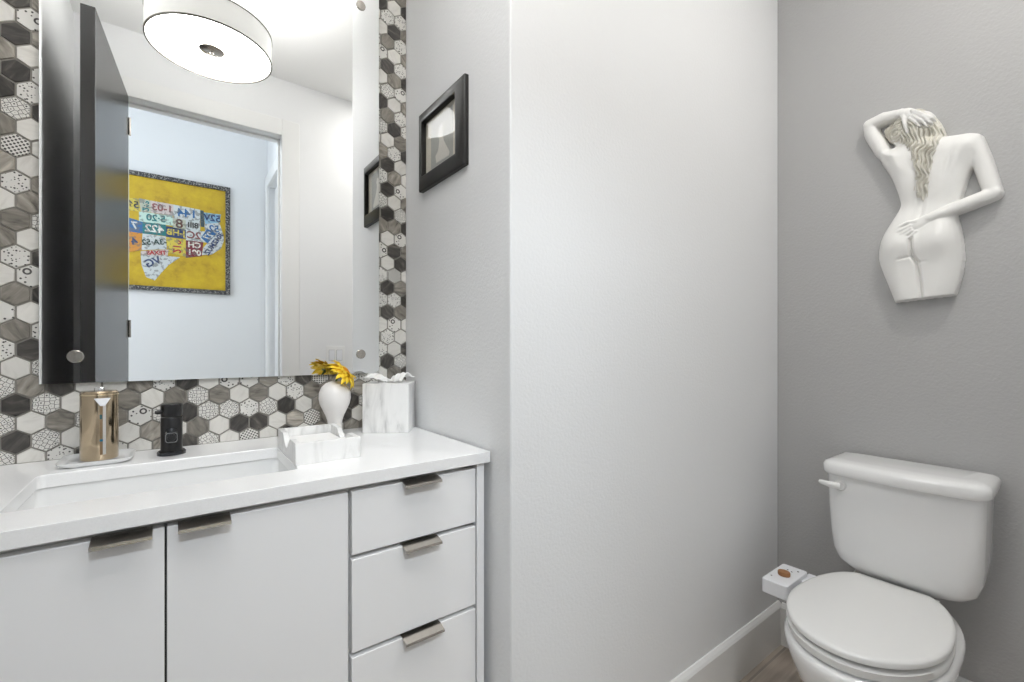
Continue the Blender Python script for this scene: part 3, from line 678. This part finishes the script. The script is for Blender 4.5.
# ------------------------------------------------------------------ relief sculpture on the grey wall (numpy height field)
def seg_d(X, Z, a, b):
    ax, az = a; bx, bz = b; vx, vz = bx - ax, bz - az; L = vx * vx + vz * vz + 1e-12
    t_ = np.clip(((X - ax) * vx + (Z - az) * vz) / L, 0, 1)
    return np.hypot(X - ax - t_ * vx, Z - az - t_ * vz), t_
def poly_sdf(X, Z, P):
    d = np.full(X.shape, 9.0); ins = np.zeros(X.shape, bool); n = len(P)
    for i in range(n):
        a, b = P[i - 1], P[i]; d = np.minimum(d, seg_d(X, Z, a, b)[0])
        if a[1] != b[1]:
            c_ = ((a[1] > Z) != (b[1] > Z)); xi = (b[0] - a[0]) * (Z - a[1]) / (b[1] - a[1]) + a[0]; ins ^= c_ & (X < xi)
    return np.where(ins, d, -d)
def smooth_poly(P, it=2):
    for _ in range(it):
        Q = []
        for i in range(len(P)):
            a, b = P[i], P[(i + 1) % len(P)]
            Q += [(a[0] * .75 + b[0] * .25, a[1] * .75 + b[1] * .25), (a[0] * .25 + b[0] * .75, a[1] * .25 + b[1] * .75)]
        P = Q
    return P
def smax(a, b, k):
    h = np.clip(0.5 + 0.5 * (a - b) / k, 0, 1); return b * (1 - h) + a * h + k * h * (1 - h)
def dome(d, R, H):
    q_ = np.clip(d / R, 0, 1); return H * np.sqrt(np.clip(1 - (1 - q_) ** 2, 0, 1))
def limb(X, Z, pts, base, out=-0.02):
    """chain of tapering rounded limbs: pts = (x, z, radius, centre height)"""
    best = np.full(X.shape, out)
    for a, b in zip(pts, pts[1:]):
        d, t_ = seg_d(X, Z, a[:2], b[:2]); r = a[2] + (b[2] - a[2]) * t_; c_ = a[3] + (b[3] - a[3]) * t_
        h = np.where(d < r, c_ + base * np.sqrt(np.clip(r * r - d * d, 0, None)), out); best = np.maximum(best, h)
    return best
def gauss(X, Z, c, sx, sz, rot=0):
    dx_, dz_ = X - c[0], Z - c[1]; cr, sr = math.cos(rot), math.sin(rot); u_, v_ = dx_ * cr + dz_ * sr, -dx_ * sr + dz_ * cr
    return np.exp(-(u_ / sx) ** 2 - (v_ / sz) ** 2)
def blur_(a):
    return (a * 2 + np.roll(a, 1, 0) + np.roll(a, -1, 0) + np.roll(a, 1, 1) + np.roll(a, -1, 1)) / 6
st = 0.0015
xs = np.arange(-0.175, 0.1801, st); zs = np.arange(-0.322, 0.3401, st)
X, Z = np.meshgrid(xs, zs)
torso_top = [(-0.0894, 0.1903), (-0.0467, 0.2071), (0.0491, 0.187), (0.0759, 0.1813), (0.1036, 0.1775), (0.117, 0.1668), (0.1275, 0.1458), (0.1301, 0.113), (0.1099, 0.0853), (0.0976, 0.0607), (0.085, 0.005), (0.0766, -0.0252), (0.0702, -0.0563), (0.0779, -0.0907), (0.085, -0.1418), (0.0871, -0.2017), (0.0779, -0.2595)]
torso_bot = [(-0.0919, -0.2513), (-0.1136, -0.1822), (-0.1167, -0.1573), (-0.1154, -0.1261), (-0.1075, -0.0887), (-0.0829, -0.0442), (-0.066, -0.0155), (-0.059, 0.0043), (-0.066, 0.0386), (-0.0786, 0.0861), (-0.0935, 0.1232), (-0.1136, 0.1632), (-0.1101, 0.1976)]
P = smooth_poly(torso_top + [(0.0685, -0.2971), (0.054, -0.36), (-0.058, -0.36), (-0.0746, -0.3079)] + torso_bot)
d = poly_sdf(X, Z, P)
cut = (Z - (-0.3079 + (X + 0.0746) * 0.0754))      # flat cut through the thighs
body = 0.012 + dome(d, 0.050, 0.034)
body = np.where(d > 0, body, -0.02)
f_in = np.clip(d / 0.012, 0, 1)
add = 0.020 * gauss(X, Z, (-0.058, -0.128), 0.047, 0.050) + 0.024 * gauss(X, Z, (0.034, -0.128), 0.047, 0.055)    # buttocks
add += -0.010 * gauss(X, Z, (0.0, -0.005), 0.06, 0.05)                                                          # waist hollow
dsp, _ = seg_d(X, Z, (0.012, 0.14), (-0.012, -0.055)); add -= 0.0055 * np.exp(-(dsp / 0.011) ** 2)                 # spine groove
add += 0.006 * gauss(X, Z, (0.080, 0.125), 0.020, 0.034, -0.3) + 0.005 * gauss(X, Z, (-0.070, 0.135), 0.016, 0.030, 0.5)   # shoulder blades
add -= 0.004 * gauss(X, Z, (0.056, 0.105), 0.007, 0.045, -0.2) 
add += 0.006 * gauss(X, Z, (0.105, 0.145), 0.022, 0.022)
add += 0.004 * gauss(X, Z, (-0.075, 0.165), 0.010, 0.018, 0.6) - 0.004 * gauss(X, Z, (-0.092, 0.155), 0.005, 0.016, 0.5)
clf = np.zeros(X.shape)
for c0, c1, wd, dp in (((-0.0285, -0.095), (-0.0255, -0.168), 0.0042, 0.018), ((-0.0255, -0.168), (-0.013, -0.1895), 0.0042, 0.020), ((-0.013, -0.1895), (-0.0015, -0.33), 0.0034, 0.014), ((-0.064, -0.1745), (-0.0255, -0.170), 0.0028, 0.006), ((-0.012, -0.190), (0.008, -0.189), 0.0030, 0.0025)):
    dd, tt = seg_d(X, Z, c0, c1); clf = np.maximum(clf, dp * np.exp(-(dd / wd) ** 2) * (np.clip(tt * 6, 0.0, 1) if dp < 0.01 else 1) * (1 if dp > 0.01 else np.clip((1.15 - tt) * 3, 0, 1)))
add -= blur_(clf)
add += 0.004 * gauss(X, Z, (-0.055, -0.24), 0.03, 0.06) + 0.004 * gauss(X, Z, (0.038, -0.245), 0.03, 0.06)
body = body + add * f_in
body = np.where((cut > 0) | (d < 0), body, -0.02)
# raised left arm
armL = limb(X, Z, [(-0.086, 0.160, 0.018, 0.010), (-0.108, 0.200, 0.0215, 0.012), (-0.1345, 0.262, 0.0215, 0.014), (-0.1375, 0.288, 0.0205, 0.016)], 1.1)
fore = limb(X, Z, [(-0.1385, 0.292, 0.0200, 0.020), (-0.100, 0.2985, 0.0190, 0.026), (-0.052, 0.2925, 0.0135, 0.036)], 0.9)
head = 0.008 + np.where(np.hypot((X + 0.030) / 0.056, (Z - 0.236) / 0.060) < 1, 0.034 * np.sqrt(np.clip(1 - ((X + 0.030) / 0.056) ** 2 - ((Z - 0.236) / 0.060) ** 2, 0, 1)), -0.03)
neck = limb(X, Z, [(-0.030, 0.215, 0.030, 0.010), (-0.020, 0.160, 0.034, 0.012)], 0.8)
hand = limb(X, Z, [(-0.052, 0.2905, 0.0135, 0.041), (-0.036, 0.283, 0.0165, 0.042), (-0.022, 0.270, 0.0150, 0.042)], 0.7)
for pts in ([(-0.024, 0.284, 0.0058, 0.052), (0.000, 0.263, 0.0054, 0.055), (0.020, 0.243, 0.0046, 0.050)], [(-0.020, 0.276, 0.0058, 0.052), (0.002, 0.253, 0.0053, 0.055), (0.017, 0.231, 0.0045, 0.050)],
            [(-0.022, 0.266, 0.0056, 0.052), (-0.004, 0.245, 0.0051, 0.054), (0.008, 0.226, 0.0043, 0.050)], [(-0.029, 0.262, 0.0053, 0.051), (-0.016, 0.243, 0.0048, 0.053), (-0.006, 0.229, 0.0040, 0.050)],
            [(-0.046, 0.276, 0.0072, 0.048), (-0.042, 0.250, 0.0064, 0.052), (-0.037, 0.222, 0.0050, 0.048)]):
    hand = np.maximum(hand, limb(X, Z, pts, 0.8))
# right arm folded behind the back
armR = limb(X, Z, [(0.104, 0.148, 0.0235, 0.018), (0.124, 0.080, 0.0215, 0.014), (0.1395, 0.012, 0.0200, 0.014), (0.1455, -0.010, 0.0185, 0.016)], 1.05)
foreR = limb(X, Z, [(0.1450, -0.014, 0.0195, 0.020), (0.095, -0.0310, 0.0185, 0.032), (0.040, -0.0500, 0.0140, 0.044), (0.016, -0.0590, 0.0125, 0.048)], 0.9)
hR = limb(X, Z, [(0.012, -0.0600, 0.0125, 0.050), (-0.010, -0.0720, 0.0175, 0.050), (-0.024, -0.0800, 0.0165, 0.050)], 0.45)
for pts in ([(-0.014, -0.0640, 0.0058, 0.054), (-0.036, -0.0640, 0.0052, 0.054), (-0.057, -0.0705, 0.0042, 0.047)],
            [(-0.028, -0.0750, 0.0056, 0.056), (-0.052, -0.0850, 0.0052, 0.056), (-0.0745, -0.0940, 0.0042, 0.048)],
            [(-0.028, -0.0840, 0.0056, 0.057), (-0.051, -0.0975, 0.0052, 0.057), (-0.0745, -0.1085, 0.0042, 0.050)],
            [(-0.024, -0.0920, 0.0054, 0.057), (-0.046, -0.1075, 0.0050, 0.057), (-0.0680, -0.1195, 0.0040, 0.051)],
            [(-0.014, -0.0960, 0.0050, 0.056), (-0.034, -0.1130, 0.0046, 0.056), (-0.0500, -0.1225, 0.0038, 0.052)]):
    hR = np.maximum(hR, limb(X, Z, pts, 0.8))
h = smax(body, armL, 0.012); h = smax(h, neck, 0.010); h = smax(h, head, 0.006)
h = smax(h, armR, 0.007)
h = smax(h, fore, 0.004); h = np.maximum(h, hand)
h = smax(h, foreR, 0.003); h = np.maximum(h, hR)
h = np.where(cut > 0, h, -0.02)
def blur(a, n=1):
    for _ in range(n):
        a = (np.roll(a, 1, 0) + np.roll(a, -1, 0) + 2 * a) / 4; a = (np.roll(a, 1, 1) + np.roll(a, -1, 1) + 2 * a) / 4
    return a
mask = h > 0
hb = np.maximum(hand, hR) + 0.0; h = np.where(mask, np.where(hb > h - 0.0005, blur(h, 1), blur(h, 2)), h); h = np.where(mask, np.maximum(h, 0.008), -0.02)
REL = (XD, 0.350, 1.600)
def field_mesh(name, h, m, parent=None):
    ins = h > 0; ny, nx = h.shape
    vi_ = -np.ones(h.shape, int); quad = ins[:-1, :-1] | ins[1:, :-1] | ins[:-1, 1:] | ins[1:, 1:]
    use = np.zeros(h.shape, bool); use[:-1, :-1] |= quad; use[1:, :-1] |= quad; use[:-1, 1:] |= quad; use[1:, 1:] |= quad
    ids = np.argwhere(use); vi_[use] = np.arange(len(ids))
    # pull rim vertices towards the wall to give the outline a rounded side
    hh = np.where(h > 0, h, 0.0)
    co = np.column_stack([-(hh[use]) , -X[use], Z[use]])
    qi = np.argwhere(quad); F = np.column_stack([vi_[qi[:, 0], qi[:, 1]], vi_[qi[:, 0], qi[:, 1] + 1], vi_[qi[:, 0] + 1, qi[:, 1] + 1], vi_[qi[:, 0] + 1, qi[:, 1]]])
    me = bpy.data.meshes.new(name); me.from_pydata(co.tolist(), [], F.tolist())
    me.materials.append(m); me.polygons.foreach_set('use_smooth', [True] * len(me.polygons)); me.update()
    o = bpy.data.objects.new(name, me); link(o, parent); return o
M_plaster = mat('ivory_plaster', (0.80, 0.795, 0.775), 0.45)
M_hair = mat('antiqued_plaster', (0.70, 0.68, 0.61), 0.55)
rel = field_mesh('wall_sculpture', h, M_plaster); rel.location = (REL[0] - 0.001, REL[1], REL[2])
tag(rel, 'white plaster relief of a nude woman seen from behind hanging on the grey wall', 'sculpture')
# hair
hp = smooth_poly([(-0.0997, 0.2398), (-0.1049, 0.262), (-0.0766, 0.283), (-0.0491, 0.300), (-0.0297, 0.3053), (-0.0083, 0.2968), (0.0087, 0.2759), (0.0255, 0.2508), (0.0385, 0.2221), (0.0452, 0.1973), (0.0470, 0.1779), (0.0374, 0.1457), (0.0262, 0.1038), (0.0194, 0.06), (0.0171, 0.03), (0.0103, 0.0051), (-0.0013, -0.0093), (-0.013, 0.0073), (-0.0249, 0.0167), (-0.0273, 0.0425), (-0.0225, 0.0726), (-0.0297, 0.122), (-0.0369, 0.156), (-0.0500, 0.1898), (-0.069, 0.2025), (-0.0868, 0.2154)])
dh = poly_sdf(X, Z, hp)
# strands: falling part below the hand, swept-back part above
wob = 0.0060 * np.sin(Z * 62 + X * 30) + 0.0035 * np.sin(Z * 131 + X * 90 + 1.3)
q1 = (X + wob + 0.10 * np.clip(0.21 - Z, 0, 1) * 0.5)
fall = 0.0040 * np.sin(q1 * 620 + 3.0 * np.sin(Z * 21)) + 0.0026 * np.sin(q1 * 1130 + 2.0 * np.sin(Z * 37 + 1)) + 0.0018 * np.sin(q1 * 300)
ang = np.arctan2(Z - 0.205, X + 0.040); rad = np.hypot(X + 0.040, Z - 0.205)
q2 = rad + 0.010 * np.sin(ang * 2.3 + 0.5)
sweep = 0.0036 * np.sin(q2 * 560 + 2.2 * np.sin(ang * 3)) + 0.0022 * np.sin(q2 * 1050 + 1.5 * np.sin(ang * 5))
curl = 0.0040 * np.sin(np.hypot(X + 0.066, Z - 0.232) * 620)
bl = np.clip((Z - 0.212) / 0.02, 0, 1); bl2 = np.clip((-0.050 - X) / 0.012, 0, 1) * np.clip((0.262 - Z) / 0.01, 0, 1)
strand = fall * (1 - bl) + sweep * bl; strand = strand * (1 - bl2) + curl * bl2
noarm = smax(smax(body, neck, 0.010), head, 0.006); base = blur(np.where(noarm > 0, noarm, 0.016), 12)
hh_ = np.maximum(base, 0.016) * (0.45 + 0.55 * np.sqrt(np.clip(dh / 0.016, 0, 1))) + 0.010 * np.sqrt(np.clip(dh / 0.012, 0, 1)) + strand * 1.15
hh_ = np.where(dh > 0, hh_, -0.02)
armm = np.maximum(np.maximum(hand, fore), -0.02)
hh_ = np.where((armm > 0) & (armm + 0.001 > np.minimum(hh_, base + 0.006)), -0.02, hh_)
# carve so that hair never hides the hand and forearm
hair = field_mesh('hair', hh_, M_hair, rel); hair['label'] = 'long wavy hair in antiqued ivory plaster'

# ------------------------------------------------------------------ ceiling lamp
lx, ly, lz, lr, lh = 0.119, 0.477, 2.341, 0.214, 0.100
lam = empty('drum_ceiling_lamp', (lx, ly, lz)); tag(lam, 'round white drum ceiling lamp reflected in the mirror', 'ceiling lamp')
def emit(name, col, s, base=(0.8, 0.8, 0.78)):
    m = mat(name, base, 0.5); b = m.node_tree.nodes['Principled BSDF']; b.inputs['Emission Color'].default_value = (*col, 1); b.inputs['Emission Strength'].default_value = s; return m
M_diff = emit('lit_diffuser', (1, 0.99, 0.98), 13.5); M_shade = emit('lit_fabric_shade', (1, 0.98, 0.94), 0.28)
obj('diffuser', lathe([(0, 0.006), (lr - 0.006, 0.006), (lr - 0.004, 0.010), (0, 0.012)], 72, cap=False), M_diff, lam, smooth=True)
bm = lathe([(lr - 0.003, 0.0), (lr, 0.0), (lr, lh), (lr - 0.003, lh), (lr - 0.003, 0.0)], 72, cap=False); obj('lamp_shade', bm, M_shade, lam, smooth=True)
for z in (0.0, lh): obj('rim', lathe([(lr - 0.004, z - 0.0022), (lr + 0.002, z - 0.0022), (lr + 0.002, z + 0.0022), (lr - 0.004, z + 0.0022), (lr - 0.004, z - 0.0022)], 72, cap=False), M_bronze, lam, smooth=True)
obj('centre_cap', lathe([(0, -0.010), (0.006, -0.010), (0.008, -0.004), (0.038, -0.001), (0.044, 0.004), (0.044, 0.006), (0, 0.006)], 40, cap=False), M_nickel, lam, smooth=True)
bm = lathe([(0.009, 0.01), (0.009, HC - lz - 0.02)], 16); lathe([(0.065, HC - lz - 0.025), (0.065, HC - lz)], 40, bm=bm); obj('stem_and_canopy', bm, M_nickel, lam, smooth=True)
ld = bpy.data.lights.new('lamp_uplight', 'AREA'); ld.shape = 'DISK'; ld.size = 2 * lr - 0.05; ld.energy = P_UP; ld.color = (1.0, 0.98, 0.95)
lo = bpy.data.objects.new('lamp_uplight', ld); link(lo, lam); lo.location = (0, 0, lh - 0.005); lo.rotation_euler = (PI, 0, 0)
# ceiling ring for the unseen fill light added over the toilet
rc = obj('fill_light_ring', lathe([(0.105, HC - 0.004), (0.105, HC - 0.0005), (0.085, HC - 0.0005), (0.085, HC - 0.004), (0.105, HC - 0.004)], 40, (1.25, -0.05), cap=False), M_trim, smooth=True)
tag(rc, 'white ring around the added fill light above the toilet', 'ceiling light')

# ------------------------------------------------------------------ open door leaf
hx, hy = -0.193, YE + 0.012
dr = struct(obj('door_1', B(-0.043, 0.0, 0, 0.728, 0.012, 2.447), M_door, bevel=0.001), 'black glossy door standing open against the left wall')
dr.location = (hx, hy, 0); dr.rotation_euler = (0, 0, math.radians(4.0))
for s_, x_ in ((1, 0.0), (-1, -0.043)):
    bm = lathe([(0, 0), (0.026, 0), (0.026, 0.006), (0.010, 0.008), (0.010, 0.022), (0, 0.022)], 28, cap=False)
    bmesh.ops.rotate(bm, verts=bm.verts, cent=(0, 0, 0), matrix=Matrix.Rotation(s_ * PI / 2, 3, 'Y')); bmesh.ops.translate(bm, verts=bm.verts, vec=(x_, 0.665, 0.93))
    tube(bm, [(x_ + s_ * 0.021, 0.665, 0.93), (x_ + s_ * 0.023, 0.60, 0.93), (x_ + s_ * 0.021, 0.55, 0.93)], 0.0075, 12)
    obj('door_handle', bm, M_nickel, dr, smooth=True)
for z in (0.25, 1.2, 2.25):
    bm = lathe([(0.006, z), (0.006, z + 0.09)], 14, (0.004, -0.004)); obj('hinge', bm, M_nickel, dr, smooth=True)

# ------------------------------------------------------------------ light switch (seen in the mirror)
M_cabin2 = mat('switch_gap_grey', (0.30, 0.30, 0.30), 0.6)
sw = empty('light_switch', (0.845, YE, 1.098)); tag(sw, 'white double rocker light switch plate beside the doorway, seen in the mirror', 'light switch')
bm = prism(rrect(0.118, 0.118, 0.004, 3), 0, 0.006); bmesh.ops.rotate(bm, verts=bm.verts, cent=(0, 0, 0), matrix=Matrix.Rotation(-PI / 2, 3, 'X'))
obj('switch_plate', bm, M_switch, sw, bevel=0.0015)
for x in (-0.024, 0.024):
    obj('rocker_gap', B(x - 0.0185, x + 0.0185, 0.0055, 0.0064, -0.035, 0.035), M_cabin2, sw)
    bm = bmesh.new(); box(bm, x - 0.0165, x + 0.0165, 0.006, 0.0095, -0.033, 0.033)
    for v in bm.verts:
        if v.co.y > 0.008 and v.co.z > 0: v.co.y += 0.003
    obj('rocker', bm, M_plastic, sw, bevel=0.0008)

# ------------------------------------------------------------------ hall artwork: map of licence plates on a yellow board
AX1, AZ0, AW, AH = 0.353, 1.567, 1.06, 0.855
art = empty('framed_artwork', (AX1 - AW / 2, YH, AZ0)); tag(art, 'yellow framed artwork of a map made from licence plates, seen in the mirror', 'artwork')
M_board = mat('mustard_board', (0.72, 0.47, 0.02), 0.5)
_t = NT(M_board); _tc = _t.n('ShaderNodeTexCoord'); _n = _t.n('ShaderNodeTexNoise', i_Scale=7.0, i_Detail=8.0, i_Roughness=0.7); _t.l(_tc.outputs['Object'], _n.inputs['Vector'])
_t.l(_t.ramp(_n.outputs[0], [(0.3, (0.33, 0.20, 0.008)), (0.45, (0.52, 0.345, 0.010)), (0.65, (0.62, 0.43, 0.012))]), _t.b.inputs['Base Color'])
M_patf = mat('black_and_white_patterned_frame', (0.05, 0.05, 0.05), 0.5)
_t = NT(M_patf); _tc = _t.n('ShaderNodeTexCoord'); _v = _t.n('ShaderNodeTexVoronoi', i_Scale=120.0); _t.l(_tc.outputs['Object'], _v.inputs['Vector'])
_t.l(_t.mix(_t.math('GREATER_THAN', _v.outputs['Distance'], 0.60), (0.02, 0.02, 0.024), (0.30, 0.29, 0.27)), _t.b.inputs['Base Color'])
obj('board', B(-AW / 2 + 0.02, AW / 2 - 0.02, 0.006, 0.014, 0.02, AH - 0.02), M_board, art)
bm = bmesh.new(); fw = 0.032
for b_ in ((-AW / 2, AW / 2, 0, fw), (-AW / 2, AW / 2, AH - fw, AH), (-AW / 2, -AW / 2 + fw, fw, AH - fw), (AW / 2 - fw, AW / 2, fw, AH - fw)): box(bm, b_[0], b_[1], 0, 0.030, b_[2], b_[3])
obj('frame', bm, M_patf, art, bevel=0.002)
pm = {}
def plate_mat(c):
    if c not in pm:
        m = mat('painted_plate', c, 0.35); t_ = NT(m); tc = t_.n('ShaderNodeTexCoord'); nz = t_.n('ShaderNodeTexNoise', i_Scale=45.0, i_Detail=5.0); t_.l(tc.outputs['Object'], nz.inputs['Vector'])
        t_.l(t_.mix(t_.math('MULTIPLY', t_.math('GREATER_THAN', nz.outputs[0], 0.54), 0.6), c, (0.13, 0.13, 0.12)), t_.b.inputs['Base Color']); pm[c] = m
    return pm[c]
# coordinates: e = metres east of the west coast, n = metres above the board's bottom
def ax(e): return (AX1 - 0.062 - e) - (AX1 - AW / 2)
def plate(pts, col, txt=None, tcol=(0.02, 0.03, 0.10), size=0.06, pos=None, rot=0, lift=0):
    sq = lambda n: 0.075 + (n - 0.075) * 0.84
    pts = [(e, sq(n)) for e, n in pts]; pos = (pos[0], sq(pos[1])) if pos else None; size *= 0.92
    bm = bmesh.new(); y0, y1 = 0.014, 0.0175 + lift
    a = [bm.verts.new((ax(e), y0, n)) for e, n in pts]; b = [bm.verts.new((ax(e), y1, n)) for e, n in pts]
    bm.faces.new(a); bm.faces.new(b[::-1])
    for i in range(len(pts)): bm.faces.new((a[i - 1], a[i], b[i], b[i - 1]))
    o = obj('licence_plate', bm, plate_mat(col), art, bevel=0.001)
    if txt:
        cu = bpy.data.curves.new('t', 'FONT'); cu.body = txt; cu.size = size; cu.extrude = 0.0012; cu.offset = 0.0018; cu.align_x = 'CENTER'; cu.align_y = 'CENTER'
        to = bpy.data.objects.new('t', cu); COL.objects.link(to); dg = bpy.context.evaluated_depsgraph_get()
        me = bpy.data.meshes.new_from_object(to.evaluated_get(dg)); bpy.data.objects.remove(to)
        cxn = sum(p[0] for p in pts) / len(pts), sum(p[1] for p in pts) / len(pts)
        e, n = pos or cxn
        me.transform(Matrix.Translation((ax(e), y1 + 0.0008, n)) @ Matrix.Rotation(PI, 4, 'Z') @ Matrix.Rotation(PI / 2, 4, 'X') @ Matrix.Rotation(rot, 4, 'Z'))
        me.materials.clear(); me.materials.append(plate_mat(tcol)); link(bpy.data.objects.new('lettering', me), o)
WHT, BLU, TEAL, NAVY, CRM, MAR, YL, RED, ORG, PNK, LBL = (0.56, 0.60, 0.60), (0.02, 0.12, 0.32), (0.01, 0.17, 0.18), (0.015, 0.04, 0.14), (0.46, 0.48, 0.38), (0.18, 0.015, 0.03), (0.62, 0.50, 0.06), (0.42, 0.03, 0.03), (0.60, 0.25, 0.03), (0.58, 0.50, 0.47), (0.25, 0.46, 0.60)
plate([(0.0, 0.74), (0.01, 0.66), (0.105, 0.63), (0.115, 0.735)], LBL, '52V', NAVY, 0.075)
plate([(0.01, 0.66), (-0.01, 0.575), (0.02, 0.545), (0.105, 0.56), (0.108, 0.63)], WHT, '52', BLU, 0.075)
plate([(0.113, 0.75), (0.108, 0.60), (0.132, 0.60), (0.135, 0.75)], (0.03, 0.06, 0.07), lift=0.003)
plate([(0.135, 0.755), (0.135, 0.64), (0.30, 0.64), (0.30, 0.765)], WHT, '144', BLU, 0.09)
plate([(0.30, 0.765), (0.30, 0.665), (0.43, 0.665), (0.435, 0.77)], PNK, '1-03', (0.25, 0.08, 0.08), 0.075)
plate([(0.435, 0.77), (0.43, 0.665), (0.49, 0.66), (0.50, 0.775)], CRM, '263', TEAL, 0.055, rot=PI / 2)
plate([(0.50, 0.77), (0.49, 0.66), (0.60, 0.66), (0.60, 0.76)], YL, '562', (0.02, 0.02, 0.02), 0.07)
plate([(0.135, 0.64), (0.135, 0.56), (0.225, 0.56), (0.225, 0.64)], WHT, '8III', (0.03, 0.03, 0.03), 0.06)
plate([(0.225, 0.64), (0.225, 0.55), (0.305, 0.55), (0.305, 0.65)], CRM, '8', (0.10, 0.03, 0.02), 0.10)
plate([(0.305, 0.665), (0.305, 0.575), (0.50, 0.575), (0.50, 0.66)], (0.50, 0.68, 0.60), '5·20', TEAL, 0.07)
plate([(0.225, 0.555), (0.225, 0.47), (0.345, 0.47), (0.345, 0.565)], NAVY, 'J-HB', YL, 0.065)
plate([(0.345, 0.575), (0.345, 0.475), (0.48, 0.475), (0.48, 0.575)], TEAL, '422', (0.75, 0.75, 0.70), 0.08)
plate([(0.48, 0.575), (0.48, 0.475), (0.57, 0.48), (0.57, 0.60)], BLU, '7', WHT, 0.08)
plate([(0.105, 0.56), (0.10, 0.46), (0.225, 0.46), (0.225, 0.56)], WHT, '2C', (0.2, 0.05, 0.05), 0.08, (0.175, 0.51))
plate([(0.02, 0.545), (0.08, 0.44), (0.13, 0.50), (0.09, 0.59)], BLU, '27', WHT, 0.07, rot=-0.9, lift=0.002)
plate([(-0.01, 0.575), (-0.02, 0.50), (0.0, 0.42), (0.06, 0.355), (0.125, 0.34), (0.115, 0.41), (0.03, 0.55)], WHT, '304ZMUZ', NAVY, 0.052, (0.045, 0.455), rot=-1.05, lift=0.003)
plate([(0.115, 0.46), (0.125, 0.33), (0.225, 0.30), (0.225, 0.46)], MAR, 'CH\n091', (0.75, 0.70, 0.62), 0.062)
plate([(0.225, 0.46), (0.225, 0.31), (0.33, 0.33), (0.345, 0.47)], YL, '219', RED, 0.072, rot=PI / 2)
plate([(0.345, 0.47), (0.34, 0.36), (0.485, 0.33), (0.48, 0.475)], WHT, '-3A·52', (0.02, 0.06, 0.05), 0.058, rot=-0.15)
plate([(0.33, 0.36), (0.49, 0.32), (0.49, 0.285), (0.335, 0.30)], PNK, 'TEXAS', RED, 0.042, (0.40, 0.318), rot=-0.12, lift=0.002)
plate([(0.26, 0.30), (0.335, 0.30), (0.49, 0.285), (0.485, 0.20), (0.46, 0.10), (0.41, 0.075), (0.37, 0.15), (0.33, 0.22)], WHT, 'VG', NAVY, 0.08, (0.42, 0.235), rot=-0.5)
plate([(0.485, 0.475), (0.485, 0.33), (0.56, 0.30), (0.57, 0.48)], ORG, '4', NAVY, 0.08)
plate([(0.57, 0.60), (0.57, 0.44), (0.68, 0.44), (0.70, 0.60)], WHT, 'IL', BLU, 0.08)
plate([(0.56, 0.44), (0.56, 0.30), (0.70, 0.30), (0.76, 0.20), (0.79, 0.22), (0.76, 0.33), (0.82, 0.44)], LBL, '86', RED, 0.08, (0.65, 0.37))
plate([(0.70, 0.60), (0.68, 0.44), (0.84, 0.46), (0.86, 0.60)], YL, '770', NAVY, 0.07)
plate([(0.62, 0.62), (0.62, 0.60), (0.86, 0.60), (0.90, 0.70), (0.88, 0.76), (0.78, 0.66)], TEAL, 'NY', WHT, 0.06, (0.80, 0.635))
